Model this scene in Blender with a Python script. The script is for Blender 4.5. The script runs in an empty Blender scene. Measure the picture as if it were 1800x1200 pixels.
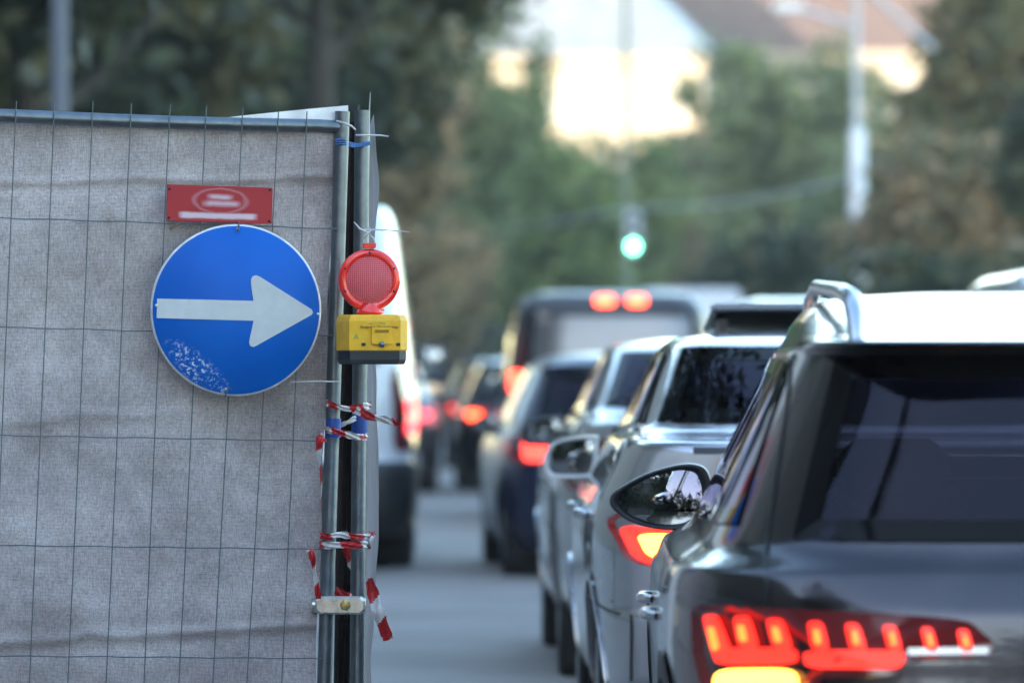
import bpy, math, random
from mathutils import Vector, Matrix
S = bpy.context.scene
C = S.collection
R = math.radians
# ------------------------------------------------------------------ camera
cam_d = bpy.data.cameras.new("camera"); cam = bpy.data.objects.new("camera", cam_d); C.objects.link(cam)
S.camera = cam
CAM_H = 1.45
cam.location = (0, 0, CAM_H)
cam.rotation_euler = (math.pi/2 + math.atan(40/10000), 0, -math.atan(130/10000))
cam_d.lens = 200; cam_d.sensor_width = 36; cam_d.sensor_fit = 'HORIZONTAL'
cam_d.clip_start = 0.5; cam_d.clip_end = 3000
cam_d.dof.use_dof = True; cam_d.dof.focus_distance = 15.75; cam_d.dof.aperture_fstop = 3.3
# ------------------------------------------------------------------ light
SUN_EL, SUN_ROT = 9.0, -146.5
w = bpy.data.worlds.new("World"); S.world = w; w.use_nodes = True
sky = w.node_tree.nodes.new('ShaderNodeTexSky'); sky.sky_type = 'NISHITA'; sky.sun_disc = False
sky.sun_elevation = R(SUN_EL); sky.sun_rotation = R(SUN_ROT); sky.air_density = 1.0; sky.dust_density = .8; sky.ozone_density = 1.5
w.node_tree.links.new(sky.outputs[0], w.node_tree.nodes['Background'].inputs[0])
w.node_tree.nodes['Background'].inputs[1].default_value = 0.15
sun_d = bpy.data.lights.new("sun", 'SUN'); sun_d.energy = 2.0; sun_d.angle = R(0.5); sun_d.color = (1, .84, .66)
sun = bpy.data.objects.new("sun", sun_d); C.objects.link(sun)
to_sun = Vector((math.cos(R(SUN_EL))*math.sin(R(SUN_ROT)), math.cos(R(SUN_EL))*math.cos(R(SUN_ROT)), math.sin(R(SUN_EL))))
sun.rotation_euler = to_sun.to_track_quat('Z', 'Y').to_euler()
S.view_settings.view_transform = 'Standard'; S.view_settings.look = 'None'; S.view_settings.gamma = 1
S.view_settings.exposure = 3.08
S.cycles.max_bounces = 6; S.cycles.transparent_max_bounces = 12

CM = cam.rotation_euler.to_matrix()
def P(x, y, D):
    """a pixel of the 1800x1200 photograph at depth D metres -> a point of the place"""
    return Vector(cam.location) + CM @ Vector(((x-900)/10000*D, (600-y)/10000*D, -D))

# ------------------------------------------------------------------ materials
def mat(name):
    m = bpy.data.materials.new(name); m.use_nodes = True
    return m, m.node_tree, m.node_tree.nodes['Principled BSDF']
def nd(t, typ, **kw):
    n = t.nodes.new(typ)
    for k, v in kw.items():
        if k.startswith('i_'): n.inputs[k[2:].replace('_', ' ')].default_value = v
        elif k.startswith('n') and k[1:].isdigit(): n.inputs[int(k[1:])].default_value = v
        else: setattr(n, k, v)
    return n
def rgb(c): return (c[0], c[1], c[2], 1)
def simple(name, col, rough=.5, metal=0, coat=0, var=0, vscale=8, bump=0, bscale=200, spec=.5, col2=None):
    m, t, b = mat(name)
    b.inputs['Base Color'].default_value = rgb(col); b.inputs['Roughness'].default_value = rough
    b.inputs['Metallic'].default_value = metal; b.inputs['Coat Weight'].default_value = coat; b.inputs['Coat Roughness'].default_value = .03
    b.inputs['Specular IOR Level'].default_value = spec
    tc = nd(t, 'ShaderNodeTexCoord')
    if var or col2:
        n = nd(t, 'ShaderNodeTexNoise', i_Scale=vscale, i_Detail=5.0, i_Roughness=.6); t.links.new(tc.outputs['Object'], n.inputs[0])
        r = nd(t, 'ShaderNodeValToRGB'); r.color_ramp.elements[0].position = .35; r.color_ramp.elements[1].position = .65
        c2 = col2 or [min(1, c*(1+var)) for c in col]
        c1 = col if col2 else [c*(1-var) for c in col]
        r.color_ramp.elements[0].color = rgb(c1); r.color_ramp.elements[1].color = rgb(c2)
        t.links.new(n.outputs[0], r.inputs[0]); t.links.new(r.outputs[0], b.inputs['Base Color'])
        mr = nd(t, 'ShaderNodeMapRange', n3=max(0, rough-.06), n4=min(1, rough+.08)); t.links.new(n.outputs[0], mr.inputs[0]); t.links.new(mr.outputs[0], b.inputs['Roughness'])
    if bump:
        n2 = nd(t, 'ShaderNodeTexNoise', i_Scale=bscale, i_Detail=3.0); t.links.new(tc.outputs['Object'], n2.inputs[0])
        bp = nd(t, 'ShaderNodeBump', i_Strength=bump, i_Distance=.01); t.links.new(n2.outputs[0], bp.inputs['Height']); t.links.new(bp.outputs[0], b.inputs['Normal'])
    return m
def emis(name, col, strength, base=(.3, .02, .01)):
    m, t, b = mat(name)
    b.inputs['Base Color'].default_value = rgb(base); b.inputs['Emission Color'].default_value = rgb(col); b.inputs['Emission Strength'].default_value = strength
    b.inputs['Roughness'].default_value = .3
    return m
def glassy(name, tint, rough=0.0, ior=1.5):
    m = bpy.data.materials.new(name); m.use_nodes = True; t = m.node_tree; t.nodes.clear()
    o = nd(t, 'ShaderNodeOutputMaterial'); mx = nd(t, 'ShaderNodeMixShader'); tr = nd(t, 'ShaderNodeBsdfTransparent'); g = nd(t, 'ShaderNodeBsdfGlossy')
    tr.inputs[0].default_value = rgb(tint); g.inputs['Roughness'].default_value = rough; g.inputs[0].default_value = (.86, .80, 1, 1)
    f = nd(t, 'ShaderNodeFresnel', i_IOR=ior); mu = nd(t, 'ShaderNodeMath', operation='MULTIPLY', n1=.5); t.links.new(f.outputs[0], mu.inputs[0])
    t.links.new(mu.outputs[0], mx.inputs[0]); t.links.new(tr.outputs[0], mx.inputs[1]); t.links.new(g.outputs[0], mx.inputs[2]); t.links.new(mx.outputs[0], o.inputs[0])
    return m
def paint(name, col, metal=.6, rough=.28):
    m = simple(name, col, rough, metal, 1.0)
    t = m.node_tree; b = t.nodes['Principled BSDF']
    tc = nd(t, 'ShaderNodeTexCoord'); n = nd(t, 'ShaderNodeTexNoise', i_Scale=1.7, i_Detail=6.0); t.links.new(tc.outputs['Object'], n.inputs[0])
    mr = nd(t, 'ShaderNodeMapRange', n3=rough-.04, n4=rough+.12); t.links.new(n.outputs[0], mr.inputs[0]); t.links.new(mr.outputs[0], b.inputs['Roughness'])
    # faint road dust gathering on the paint
    n2 = nd(t, 'ShaderNodeTexNoise', i_Scale=4.0, i_Detail=8.0); t.links.new(tc.outputs['Object'], n2.inputs[0])
    mr2 = nd(t, 'ShaderNodeMapRange', n1=.5, n2=.9, n3=0, n4=.25); t.links.new(n2.outputs[0], mr2.inputs[0])
    mx = nd(t, 'ShaderNodeMix', data_type='RGBA'); mx.inputs[6].default_value = rgb(col); mx.inputs[7].default_value = (.2, .18, .16, 1)
    t.links.new(mr2.outputs[0], mx.inputs[0]); t.links.new(mx.outputs[2], b.inputs['Base Color'])
    return m

M = {}
M['galv'] = simple('galvanised_steel', (.16, .19, .215), .36, .85, var=.13, vscale=30, bump=.06, bscale=300)
M['galv_bright'] = simple('bright_zinc', (.62, .63, .60), .28, .95, var=.15, vscale=40)
M['wire'] = simple('mesh_wire', (.12, .15, .16), .5, .5)
M['rim'] = simple('sign_rim', (.62, .64, .66), .4, .3, var=.15, vscale=30)
M['white_film'] = simple('white_reflective_film', (.52, .56, .58), .42, 0, var=.05, vscale=25)
M['tape_w'] = simple('tape_white', (.62, .60, .60), .35, var=.12, vscale=50)
M['tape_r'] = simple('tape_red', (.45, .015, .02), .35, var=.2, vscale=50)
M['tie'] = simple('cable_tie_white', (.55, .56, .55), .4)
M['twine'] = simple('blue_twine', (.03, .12, .35), .7, var=.3, vscale=300)
M['blue_tape'] = simple('blue_tape', (.012, .07, .32), .5)
M['yellow'] = simple('yellow_plastic', (.80, .43, .008), .42, var=.1, vscale=30, bump=.05)
M['black_pl'] = simple('black_plastic', (.018, .02, .024), .5, var=.2, vscale=30)
M['rubber'] = simple('tyre_rubber', (.012, .012, .013), .85, var=.3)
M['dark'] = simple('dark_trim', (.01, .01, .012), .35)
M['frit'] = simple('glass_frit', (.006, .006, .007), .03, spec=.10)
M['interior'] = simple('interior_fabric', (.02, .02, .023), .9)
M['alloy'] = simple('alloy_rim', (.35, .36, .38), .35, .9)
M['chrome'] = simple('chrome', (.75, .75, .77), .12, 1.0)
M['satin'] = simple('satin_aluminium', (.6, .61, .63), .25, 1.0)
M['mirror'] = simple('mirror_glass', (.24, .26, .29), .01, 1.0)
M['glass'] = glassy('tinted_glass', (.14, .11, .15))
M['glass_c'] = glassy('clear_glass', (.55, .6, .58))
M['lens_dark'] = simple('dark_red_lens', (.10, .004, .008), .12, 0, 1)
M['lens_red'] = simple('red_lens', (.35, .006, .01), .12, 0, 1)
M['led'] = emis('led_red', (1, .020, .012), .40)
M['led_core'] = emis('led_core', (1, .10, .015), .75)
M['led_hot'] = emis('brake_hot', (1, .42, .05), 1.1)
M['lamp_red'] = emis('lamp_red', (1, .05, .035), .75)
M['lamp_hot'] = emis('lamp_hot', (1, .085, .03), 1.5)
M['lamp_deep'] = emis('lamp_deep', (1, .05, .025), 1.6)
M['lamp_pink'] = emis('lamp_pink', (1, .06, .08), .55)
M['green'] = emis('green_signal', (.12, 1, .42), 4.6, (.02, .3, .15))
M['bark'] = simple('bark', (.06, .05, .04), .9, var=.4, vscale=5, bump=.5, bscale=20)
M['bark_pale'] = simple('pale_bark', (.36, .36, .34), .9, col2=(.2, .2, .17), vscale=2.5)
M['post'] = simple('grey_post_paint', (.46, .50, .54), .5, .2, var=.1, vscale=3)
M['plate'] = simple('number_plate', (.7, .7, .68), .4)

def leafmat(name, c1, c2, c3):
    m, t, b = mat(name)
    tc = nd(t, 'ShaderNodeTexCoord'); n = nd(t, 'ShaderNodeTexNoise', i_Scale=.55, i_Detail=4.0); t.links.new(tc.outputs['Object'], n.inputs[0])
    g = nd(t, 'ShaderNodeNewGeometry'); ad = nd(t, 'ShaderNodeMath', operation='MULTIPLY_ADD', n1=.3, n2=-.15); t.links.new(g.outputs['Random Per Island'], ad.inputs[0])
    a2 = nd(t, 'ShaderNodeMath', operation='ADD'); t.links.new(ad.outputs[0], a2.inputs[0]); t.links.new(n.outputs[0], a2.inputs[1])
    r = nd(t, 'ShaderNodeValToRGB'); e = r.color_ramp.elements; e[0].position = .35; e[0].color = rgb(c1); e[1].position = .68; e[1].color = rgb(c3)
    k = e.new(.52); k.color = rgb(c2)
    t.links.new(a2.outputs[0], r.inputs[0]); t.links.new(r.outputs[0], b.inputs['Base Color']); b.inputs['Roughness'].default_value = .55
    tl = nd(t, 'ShaderNodeBsdfTranslucent'); t.links.new(r.outputs[0], tl.inputs[0]); mx = nd(t, 'ShaderNodeMixShader', n0=.3)
    o = t.nodes['Material Output']; t.links.new(b.outputs[0], mx.inputs[1]); t.links.new(tl.outputs[0], mx.inputs[2]); t.links.new(mx.outputs[0], o.inputs[0])
    return m
M['leaf_dark'] = leafmat('leaf_dark', (.022, .038, .02), (.05, .07, .028), (.14, .12, .05))
M['leaf_green'] = leafmat('leaf_green', (.10, .15, .045), (.17, .235, .07), (.24, .29, .09))
M['leaf_blue'] = leafmat('leaf_bluegreen', (.11, .145, .065), (.18, .225, .095), (.26, .30, .12))
M['leaf_brown'] = leafmat('leaf_brown', (.13, .14, .07), (.33, .245, .13), (.46, .32, .17))
M['leaf_olive'] = leafmat('leaf_olive', (.07, .085, .035), (.16, .15, .06), (.28, .21, .09))

# ------------------------------------------------------------------ mesh builder
class MB:
    def __init__(s): s.v = []; s.f = []; s.m = []; s.sm = []
    def add(s, vs, fs, mi=0, smooth=False):
        o = len(s.v); s.v += [Vector(v) for v in vs]
        for f in fs: s.f.append([i+o for i in f]); s.m.append(mi); s.sm.append(smooth)
        return s
    def box(s, c, d, rot=None, mi=0, bev=0):
        c = Vector(c); hx, hy, hz = d[0]/2, d[1]/2, d[2]/2
        if bev:
            b = min(bev, hx*.9, hy*.9, hz*.9)
            # bevelled box: rounded rectangle (8-gon) in xz, with chamfered front/back
            ring = lambda k, y: [Vector((x, y, z)) for x, z in ((-hx+k, -hz+k+b), (-hx+k+b, -hz+k), (hx-k-b, -hz+k), (hx-k, -hz+k+b), (hx-k, hz-k-b), (hx-k-b, hz-k), (-hx+k+b, hz-k), (-hx+k, hz-k-b))]
            b2 = b*.5
            rs = [ring(b2, -hy), ring(0, -hy+b2), ring(0, hy-b2), ring(b2, hy)]
            vs = [v for r in rs for v in r]; fs = []
            for i in range(3):
                for j in range(8): fs.append([i*8+j, i*8+(j+1) % 8, (i+1)*8+(j+1) % 8, (i+1)*8+j])
            fs += [[7, 6, 5, 4, 3, 2, 1, 0], [24+i for i in range(8)]]
        else:
            vs = [Vector((x, y, z)) for x in (-hx, hx) for y in (-hy, hy) for z in (-hz, hz)]
            fs = [[0, 1, 3, 2], [4, 6, 7, 5], [0, 4, 5, 1], [2, 3, 7, 6], [0, 2, 6, 4], [1, 5, 7, 3]]
        if rot is not None: vs = [rot @ v for v in vs]
        return s.add([v+c for v in vs], fs, mi)
    def tube(s, pts, r, n=10, mi=0, cap=True):
        pts = [Vector(p) for p in pts]; rr = r if isinstance(r, (list, tuple)) else [r]*len(pts)
        vs = []; up = None
        for i, p in enumerate(pts):
            d = (pts[min(i+1, len(pts)-1)] - pts[max(i-1, 0)]).normalized()
            if up is None: up = d.orthogonal().normalized()
            else: up = (up - d*up.dot(d)).normalized()
            sd = d.cross(up)
            for k in range(n):
                a = 2*math.pi*k/n; vs.append(p + (up*math.cos(a) + sd*math.sin(a))*rr[i])
        fs = [[i*n+k, i*n+(k+1) % n, (i+1)*n+(k+1) % n, (i+1)*n+k] for i in range(len(pts)-1) for k in range(n)]
        s.add(vs, fs, mi, n > 5)
        if cap: s.add(vs[:n], [list(range(n))[::-1]], mi); s.add(vs[-n:], [list(range(n))], mi)
        return s
    def lathe(s, prof, o, axis, n=32, mi=0, smooth=True):
        o = Vector(o); ax = Vector(axis).normalized(); u = ax.orthogonal().normalized(); v = ax.cross(u)
        vs = [o + ax*h + (u*math.cos(2*math.pi*k/n) + v*math.sin(2*math.pi*k/n))*r for r, h in prof for k in range(n)]
        fs = [[i*n+k, i*n+(k+1) % n, (i+1)*n+(k+1) % n, (i+1)*n+k] for i in range(len(prof)-1) for k in range(n)]
        return s.add(vs, fs, mi, smooth)
    def grid(s, fn, nu, nv, mi=0, smooth=True, skip=None):
        vs = [fn(i/nu, j/nv) for i in range(nu+1) for j in range(nv+1)]
        fs = [[i*(nv+1)+j, (i+1)*(nv+1)+j, (i+1)*(nv+1)+j+1, i*(nv+1)+j+1] for i in range(nu) for j in range(nv) if not (skip and skip(i, j))]
        return s.add(vs, fs, mi, smooth)
    def prism(s, poly, fn0, fn1, mi=0):
        n = len(poly); vs = [fn0(*p) for p in poly] + [fn1(*p) for p in poly]
        return s.add(vs, [list(range(n)), list(range(n, 2*n))[::-1]] + [[i, (i+1) % n, (i+1) % n+n, i+n] for i in range(n)], mi)
    def build(s, name, mats, parent=None, world=False):
        me = bpy.data.meshes.new(name)
        off = parent.location if (parent and world) else Vector((0, 0, 0))
        if world and parent and parent.parent and not parent.get('category'): off = parent.parent.location + parent.location
        me.from_pydata([tuple(v-off) for v in s.v], [], s.f)
        for m in (mats if isinstance(mats, (list, tuple)) else [mats]): me.materials.append(m)
        me.polygons.foreach_set('material_index', s.m); me.polygons.foreach_set('use_smooth', s.sm); me.update()
        o = bpy.data.objects.new(name, me); C.objects.link(o)
        if parent: o.parent = parent
        return o
def tag(o, label=None, cat=None, group=None, kind=None):
    if label: o['label'] = label
    if cat: o['category'] = cat
    if group: o['group'] = group
    if kind: o['kind'] = kind
    return o
def thing(name, loc, label, cat, group=None, rz=0):
    o = bpy.data.objects.new(name, None); C.objects.link(o); o.location = loc; o.rotation_euler = (0, 0, rz); o.empty_display_size = .2
    return tag(o, label, cat, group)
def solo(mb, name, m, label, cat, group=None):
    """a thing that is one mesh; its origin is put at its own place"""
    c = sum((v for v in mb.v), Vector())/len(mb.v)
    mb.v = [v-c for v in mb.v]; o = mb.build(name, m); o.location = c
    return tag(o, label, cat, group)
def smooth_noise(x, y, seed=0):
    from mathutils import noise
    return noise.noise(Vector((x, y, seed*7.3)))

# ------------------------------------------------------------------ ground
def ground_mat(name, c1, c2, sc, bump=.3):
    m, t, b = mat(name); tc = nd(t, 'ShaderNodeTexCoord')
    n = nd(t, 'ShaderNodeTexNoise', i_Scale=sc, i_Detail=8.0, i_Roughness=.65); t.links.new(tc.outputs['Object'], n.inputs[0])
    n2 = nd(t, 'ShaderNodeTexNoise', i_Scale=90.0, i_Detail=3.0); t.links.new(tc.outputs['Object'], n2.inputs[0])
    a = nd(t, 'ShaderNodeMath', operation='MULTIPLY_ADD', n1=.35); t.links.new(n2.outputs[0], a.inputs[0]); t.links.new(n.outputs[0], a.inputs[2])
    r = nd(t, 'ShaderNodeValToRGB'); r.color_ramp.elements[0].position = .45; r.color_ramp.elements[0].color = rgb(c1); r.color_ramp.elements[1].position = .9; r.color_ramp.elements[1].color = rgb(c2)
    t.links.new(a.outputs[0], r.inputs[0]); t.links.new(r.outputs[0], b.inputs['Base Color']); b.inputs['Roughness'].default_value = .75
    bp = nd(t, 'ShaderNodeBump', i_Strength=bump, i_Distance=.01); t.links.new(n2.outputs[0], bp.inputs['Height']); t.links.new(bp.outputs[0], b.inputs['Normal'])
    return m
def sheet(name, pts, m, z):
    mb = MB()
    for i in range(len(pts)-1):
        (y0, a0, b0), (y1, a1, b1) = pts[i], pts[i+1]
        mb.add([(a0, y0, z), (b0, y0, z), (b1, y1, z), (a1, y1, z)], [[0, 1, 2, 3]])
    return tag(mb.build(name, m), kind='structure')
def cx(y): return 0 if y < 110 else (y-110)**2*.00025    # the street bends a little to the right beyond the crossing
g = MB().add([(-900, -400, 0), (900, -400, 0), (900, 1800, 0), (-900, 1800, 0)], [[0, 1, 2, 3]])
tag(g.build('ground', ground_mat('earth', (.06, .055, .045), (.12, .11, .09), .4)), kind='structure')
ys = [-60, -20, 20, 60, 100, 140, 180, 220, 260, 300]
sheet('road', [(y, -6.2+cx(y), 5.6+cx(y)) for y in ys], ground_mat('asphalt', (.14, .12, .107), (.275, .248, .228), .6), .02)
for nm, a, b in (('pavement', 5.75, 9.5), ('pavement', -10, -6.35)):
    mb = MB()
    for i in range(len(ys)-1):
        y0, y1 = ys[i], ys[i+1]
        for z, x0, x1 in ((.14, a, b),): mb.add([(x0+cx(y0), y0, z), (x1+cx(y0), y0, z), (x1+cx(y1), y1, z), (x0+cx(y1), y1, z)], [[0, 1, 2, 3]])
    tag(mb.build(nm, ground_mat('paving', (.14, .14, .14), (.24, .235, .23), 1.5)), kind='structure')
for xk in (5.675, -6.275):
    mb = MB()
    for i in range(len(ys)-1):
        y0, y1 = ys[i], ys[i+1]
        vs = [(xk+dx+cx(y), y, z) for y in (y0, y1) for dx, z in ((-.075, 0), (.075, 0), (.075, .15), (-.075, .15))]
        mb.add(vs, [[0, 1, 5, 4], [1, 2, 6, 5], [2, 3, 7, 6], [3, 0, 4, 7]])
    tag(mb.build('kerb', simple('kerb_stone', (.25, .25, .25), .8, var=.2)), kind='structure')

# ------------------------------------------------------------------ buildings
def facade_building(name, x0, x1, y0, depth, eave, roof_h, wallm, roofm, label, winw=1.3, winh=2.0, pitch=3.2, floors=None, face='y', windows=True, group=None, hip=0):
    t = thing(name, ((x0+x1)/2, y0, 0), label, 'building', group)
    cx0, cx1 = x0-(x0+x1)/2, x1-(x0+x1)/2
    MB().box(((cx0+cx1)/2, depth/2, eave/2), (cx1-cx0, depth, eave)).build('wall', wallm, t)
    r = MB(); o = .5
    if face == 'y':
        r.add([(cx0-o, -o, eave), (cx1+o, -o, eave), (cx1+o, depth+o, eave), (cx0-o, depth+o, eave), (cx0-o+hip, depth/2, eave+roof_h), (cx1+o-hip, depth/2, eave+roof_h)], [[0, 1, 5, 4], [2, 3, 4, 5], [0, 4, 3], [1, 2, 5], [0, 3, 2, 1]])
    else:
        xm = (cx0+cx1)/2
        r.add([(cx0-o, -o, eave), (cx1+o, -o, eave), (cx1+o, depth+o, eave), (cx0-o, depth+o, eave), (xm, -o, eave+roof_h), (xm, depth+o, eave+roof_h)], [[0, 4, 5, 3], [1, 2, 5, 4], [0, 1, 4], [2, 3, 5], [0, 3, 2, 1]])
    rf = r.build('roof', roofm, t)
    if hip: MB().tube([(cx1+o, -o, eave+.1), (cx1+o-hip, depth/2, eave+roof_h+.1)], .35, 8).build('ridge_cap', simple('blue_ridge_cap', (.10, .17, .24), .5, .2), rf)
    MB().box(((cx0+cx1)/2, -.18, eave-.25), (cx1-cx0+.3, .3, .4)).build('cornice', wallm, t)
    if windows:
        fl = floors or int(eave//3.4); n = int((x1-x0)//pitch)
        for k in range(fl):
            zc = 2.0 + k*(eave-1)/fl
            for i in range(n):
                xc = cx0 + (i+.5)*(cx1-cx0)/n
                wdw = MB()
                for dx, dz, sx, sz in ((0, winh/2, winw+.2, .12), (0, -winh/2, winw+.3, .14), (-winw/2, 0, .1, winh-.14), (winw/2, 0, .1, winh-.14), (0, 0, .07, winh-.14)):
                    wdw.box((xc+dx, -.03, zc+dz), (sx, .09, sz))
                f = wdw.build('window', M['plate'], t)
                MB().box((xc, -.006, zc), (winw, .02, winh-.16)).build('pane', M['pane'], f)
    return t
M['pane'] = simple('window_pane', (.25, .24, .22), .12, 0, 0, spec=.8)
M['cream'] = simple('cream_render', (.33, .285, .22), .85, var=.06, vscale=.5)
M['cream2'] = simple('pale_yellow_render', (.34, .30, .235), .85, var=.06, vscale=.5)
M['terracotta'] = simple('terracotta_roof', (.085, .056, .047), .85, var=.2, vscale=2)
M['zinc'] = simple('zinc_roof', (.15, .18, .21), .6, .1, var=.15, vscale=1)
M['unseen_greywall'] = simple('unseen_terrace_render', (.13, .12, .11), .9, var=.15, vscale=.4)
facade_building('town_house', -6, 16.1, 345, 16, 20.2, 8.5, M['cream'], M['zinc'], 'cream building with blue-grey metal roof at the end of the street', floors=5, hip=7.5)
facade_building('town_house', 8, 46, 366, 16, 21.6, 10.0, M['cream2'], M['terracotta'], 'pale yellow building with terracotta tiled roof at the end of the street', floors=5)
# unseen terraces, added to cast the evening shade over the street
for (y0, y1, lab) in ((-90, -30, 'unseen grey rendered terrace added for shade on the far left behind the fence, nearest'), (-29, 40, 'unseen grey rendered terrace added for shade behind the fenced building site'), (41, 120, 'unseen grey rendered terrace added for shade left of the street beyond the site'), (121, 215, 'unseen grey rendered terrace added for shade at the far left end of the street')):
    t = thing('unseen_terrace', (-24-6, y0, 0), lab, 'building', 'unseen terraces added along the street')
    MB().box((-3, (y1-y0)/2, 12), (18, y1-y0, 24)).build('wall', M['unseen_greywall'], t)
    MB().add([(-12.5, 0, 24.0), (6.5, 0, 24.0), (6.5, y1-y0, 24.0), (-12.5, y1-y0, 24.0), (-3, 0, 28), (-3, y1-y0, 28)], [[0, 4, 5, 3], [1, 2, 5, 4], [0, 1, 4], [2, 3, 5], [0, 3, 2, 1]]).build('roof', M['terracotta'], t)

# ------------------------------------------------------------------ trees
def crown_mesh(seed, n_clump, n_leaf, leaf, rx, rz, squash=1.0):
    rnd = random.Random(seed); mb_v = []; mb_f = []
    # lobes: the crown is a handful of offset masses so that its outline is uneven
    lobes = [(Vector((rnd.uniform(-.5, .5), rnd.uniform(-.5, .5), rnd.uniform(-.55, .5))), rnd.uniform(.42, .68)) for _ in range(9)]
    for _ in range(n_clump):
        lo, lr = rnd.choice(lobes)
        d = Vector((rnd.gauss(0, 1), rnd.gauss(0, 1), rnd.gauss(0, 1))).normalized()
        c = lo + d*lr*rnd.uniform(.45, 1.05)**.6
        c = Vector((c.x*rx, c.y*rx, c.z*rz)); cr = rnd.uniform(.10, .24)*rx
        for _ in range(n_leaf):
            q = c + Vector((rnd.gauss(0, .5), rnd.gauss(0, .5), rnd.gauss(0, .38)))*cr
            a = Vector((rnd.gauss(0, 1), rnd.gauss(0, 1), rnd.gauss(0, .8))).normalized(); b = a.orthogonal().normalized()
            b = (b*math.cos(rnd.random()*6.3)+a.cross(b)*math.sin(rnd.random()*6.3)).normalized()
            s = leaf*rnd.uniform(.6, 1.3); o = len(mb_v)
            mb_v += [q-a*s, q+b*s*.5, q+a*s, q-b*s*.5]; mb_f.append([o, o+1, o+2, o+3])
    mb = MB(); mb.add(mb_v, mb_f); return mb
def tree(name, X, Y, cz, rx, rz, seed, leafm, label, bark='bark', cat='tree', n_clump=330, n_leaf=30, leaf=None, group='trees along the street', tr=.16):
    t = thing(name, (X, Y, 0), label, cat, group)
    rnd = random.Random(seed+99)
    tk = MB(); top = max(1.0, cz + rz*.3)
    pts = [Vector((0, 0, 0)), Vector((.05, 0, top*.3)), Vector((rnd.uniform(-.15, .15), 0, top*.6)), Vector((rnd.uniform(-.2, .2), .1, top))]
    tk.tube(pts, [tr*1.3, tr, tr*.8, tr*.3], 9)
    base = max(.8, cz-rz*.9)
    for k in range(7):
        a = k*2.4+rnd.random(); z0 = base*.85 + (top-base*.85)*k/8; p0 = Vector((0, 0, z0))
        e = Vector((math.cos(a)*rx*.65, math.sin(a)*rx*.65, z0 + rz*rnd.uniform(.3, .7)))
        tk.tube([p0, p0.lerp(e, .5)+Vector((0, 0, -.1)), e], [tr*.55, tr*.35, tr*.1], 6)
    tk.build('trunk', M[bark], t)
    c = crown_mesh(seed, n_clump, n_leaf, leaf or max(.09, rx*.068), rx, rz).build('crown', M[leafm], t); c.location = (0, 0, cz)
    return t
def tpx(name, px, py, rpx, rpy, D, seed, leafm, label, **kw):
    c = P(px, py, D); return tree(name, c.x, c.y, c.z, rpx*D/1e4, rpy*D/1e4, seed, leafm, label, **kw)
tpx('tree', 60, -330, 560, 490, 56, 1, 'leaf_dark', 'dark leafy tree above the left end of the fence', n_clump=360)
tpx('tree', 560, -420, 520, 480, 66, 2, 'leaf_dark', 'dark leafy tree hanging over the fence beside the poles', n_clump=360)
tpx('tree', 130, 130, 420, 330, 84, 3, 'leaf_dark', 'low dark tree behind the grey lamp post above the fence', n_clump=360)
tpx('tree', 500, 160, 300, 300, 92, 4, 'leaf_dark', 'dark tree seen just over the top rail of the fence', n_clump=400)
tpx('tree', 690, 260, 170, 290, 118, 5, 'leaf_brown', 'brown-leaved tree right behind the fence poles', n_clump=380)
tpx('tree', 655, -60, 215, 230, 128, 6, 'leaf_olive', 'olive green tree above the brown one')
tpx('tree', 812, 250, 155, 290, 150, 7, 'leaf_blue', 'tall green tree at the left edge of the gap of buildings', n_clump=400)
tpx('tree', 970, 350, 165, 215, 176, 8, 'leaf_green', 'round fresh green tree left of the traffic light', n_clump=400)
tpx('tree', 780, 480, 130, 120, 140, 9, 'leaf_brown', 'low brownish tree over the far end of the left lane')
tpx('tree', 1365, 300, 175, 255, 190, 10, 'leaf_blue', 'broad green tree right of the traffic light', n_clump=440)
tpx('tree', 1190, 385, 130, 150, 230, 11, 'leaf_olive', 'dark olive tree behind the traffic light')
tpx('tree', 1570, 400, 170, 225, 150, 12, 'leaf_blue', 'green tree behind the white lamp post')
tpx('tree', 1760, 130, 190, 260, 118, 13, 'leaf_olive', 'olive brown tree at the top right with pale trunk', bark='bark_pale', n_clump=380, tr=.3)
tpx('tree', 1700, 420, 190, 200, 105, 14, 'leaf_brown', 'reddish brown tree above the roof of the grey car', n_clump=400)
tpx('tree', 1880, 300, 220, 280, 92, 15, 'leaf_dark', 'dark tree at the right edge of the photo')
tpx('tree', 1075, 400, 130, 165, 205, 26, 'leaf_green', 'green tree directly behind the traffic light housing', n_clump=380)
tpx('tree', 1262, 330, 75, 190, 215, 27, 'leaf_olive', 'narrow olive tree at the left flank of the broad green tree', n_clump=300)
tpx('bush', 900, 560, 180, 90, 240, 21, 'leaf_dark', 'dark bushes far down the street left of the black van', cat='bush', group='bushes beside the street')
tpx('bush', 1420, 520, 230, 100, 130, 22, 'leaf_dark', 'dark bush right of the black van roof', cat='bush', group='bushes beside the street')
tpx('bush', 1700, 560, 300, 120, 88, 23, 'leaf_dark', 'dark bush behind the roof of the grey car', cat='bush', group='bushes beside the street')
tpx('bush', 1120, 540, 170, 70, 260, 24, 'leaf_olive', 'olive bush below the traffic light', cat='bush', group='bushes beside the street')
tpx('tree', 740, 470, 170, 160, 215, 25, 'leaf_dark', 'dark tree closing the left lane in the distance')
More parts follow.
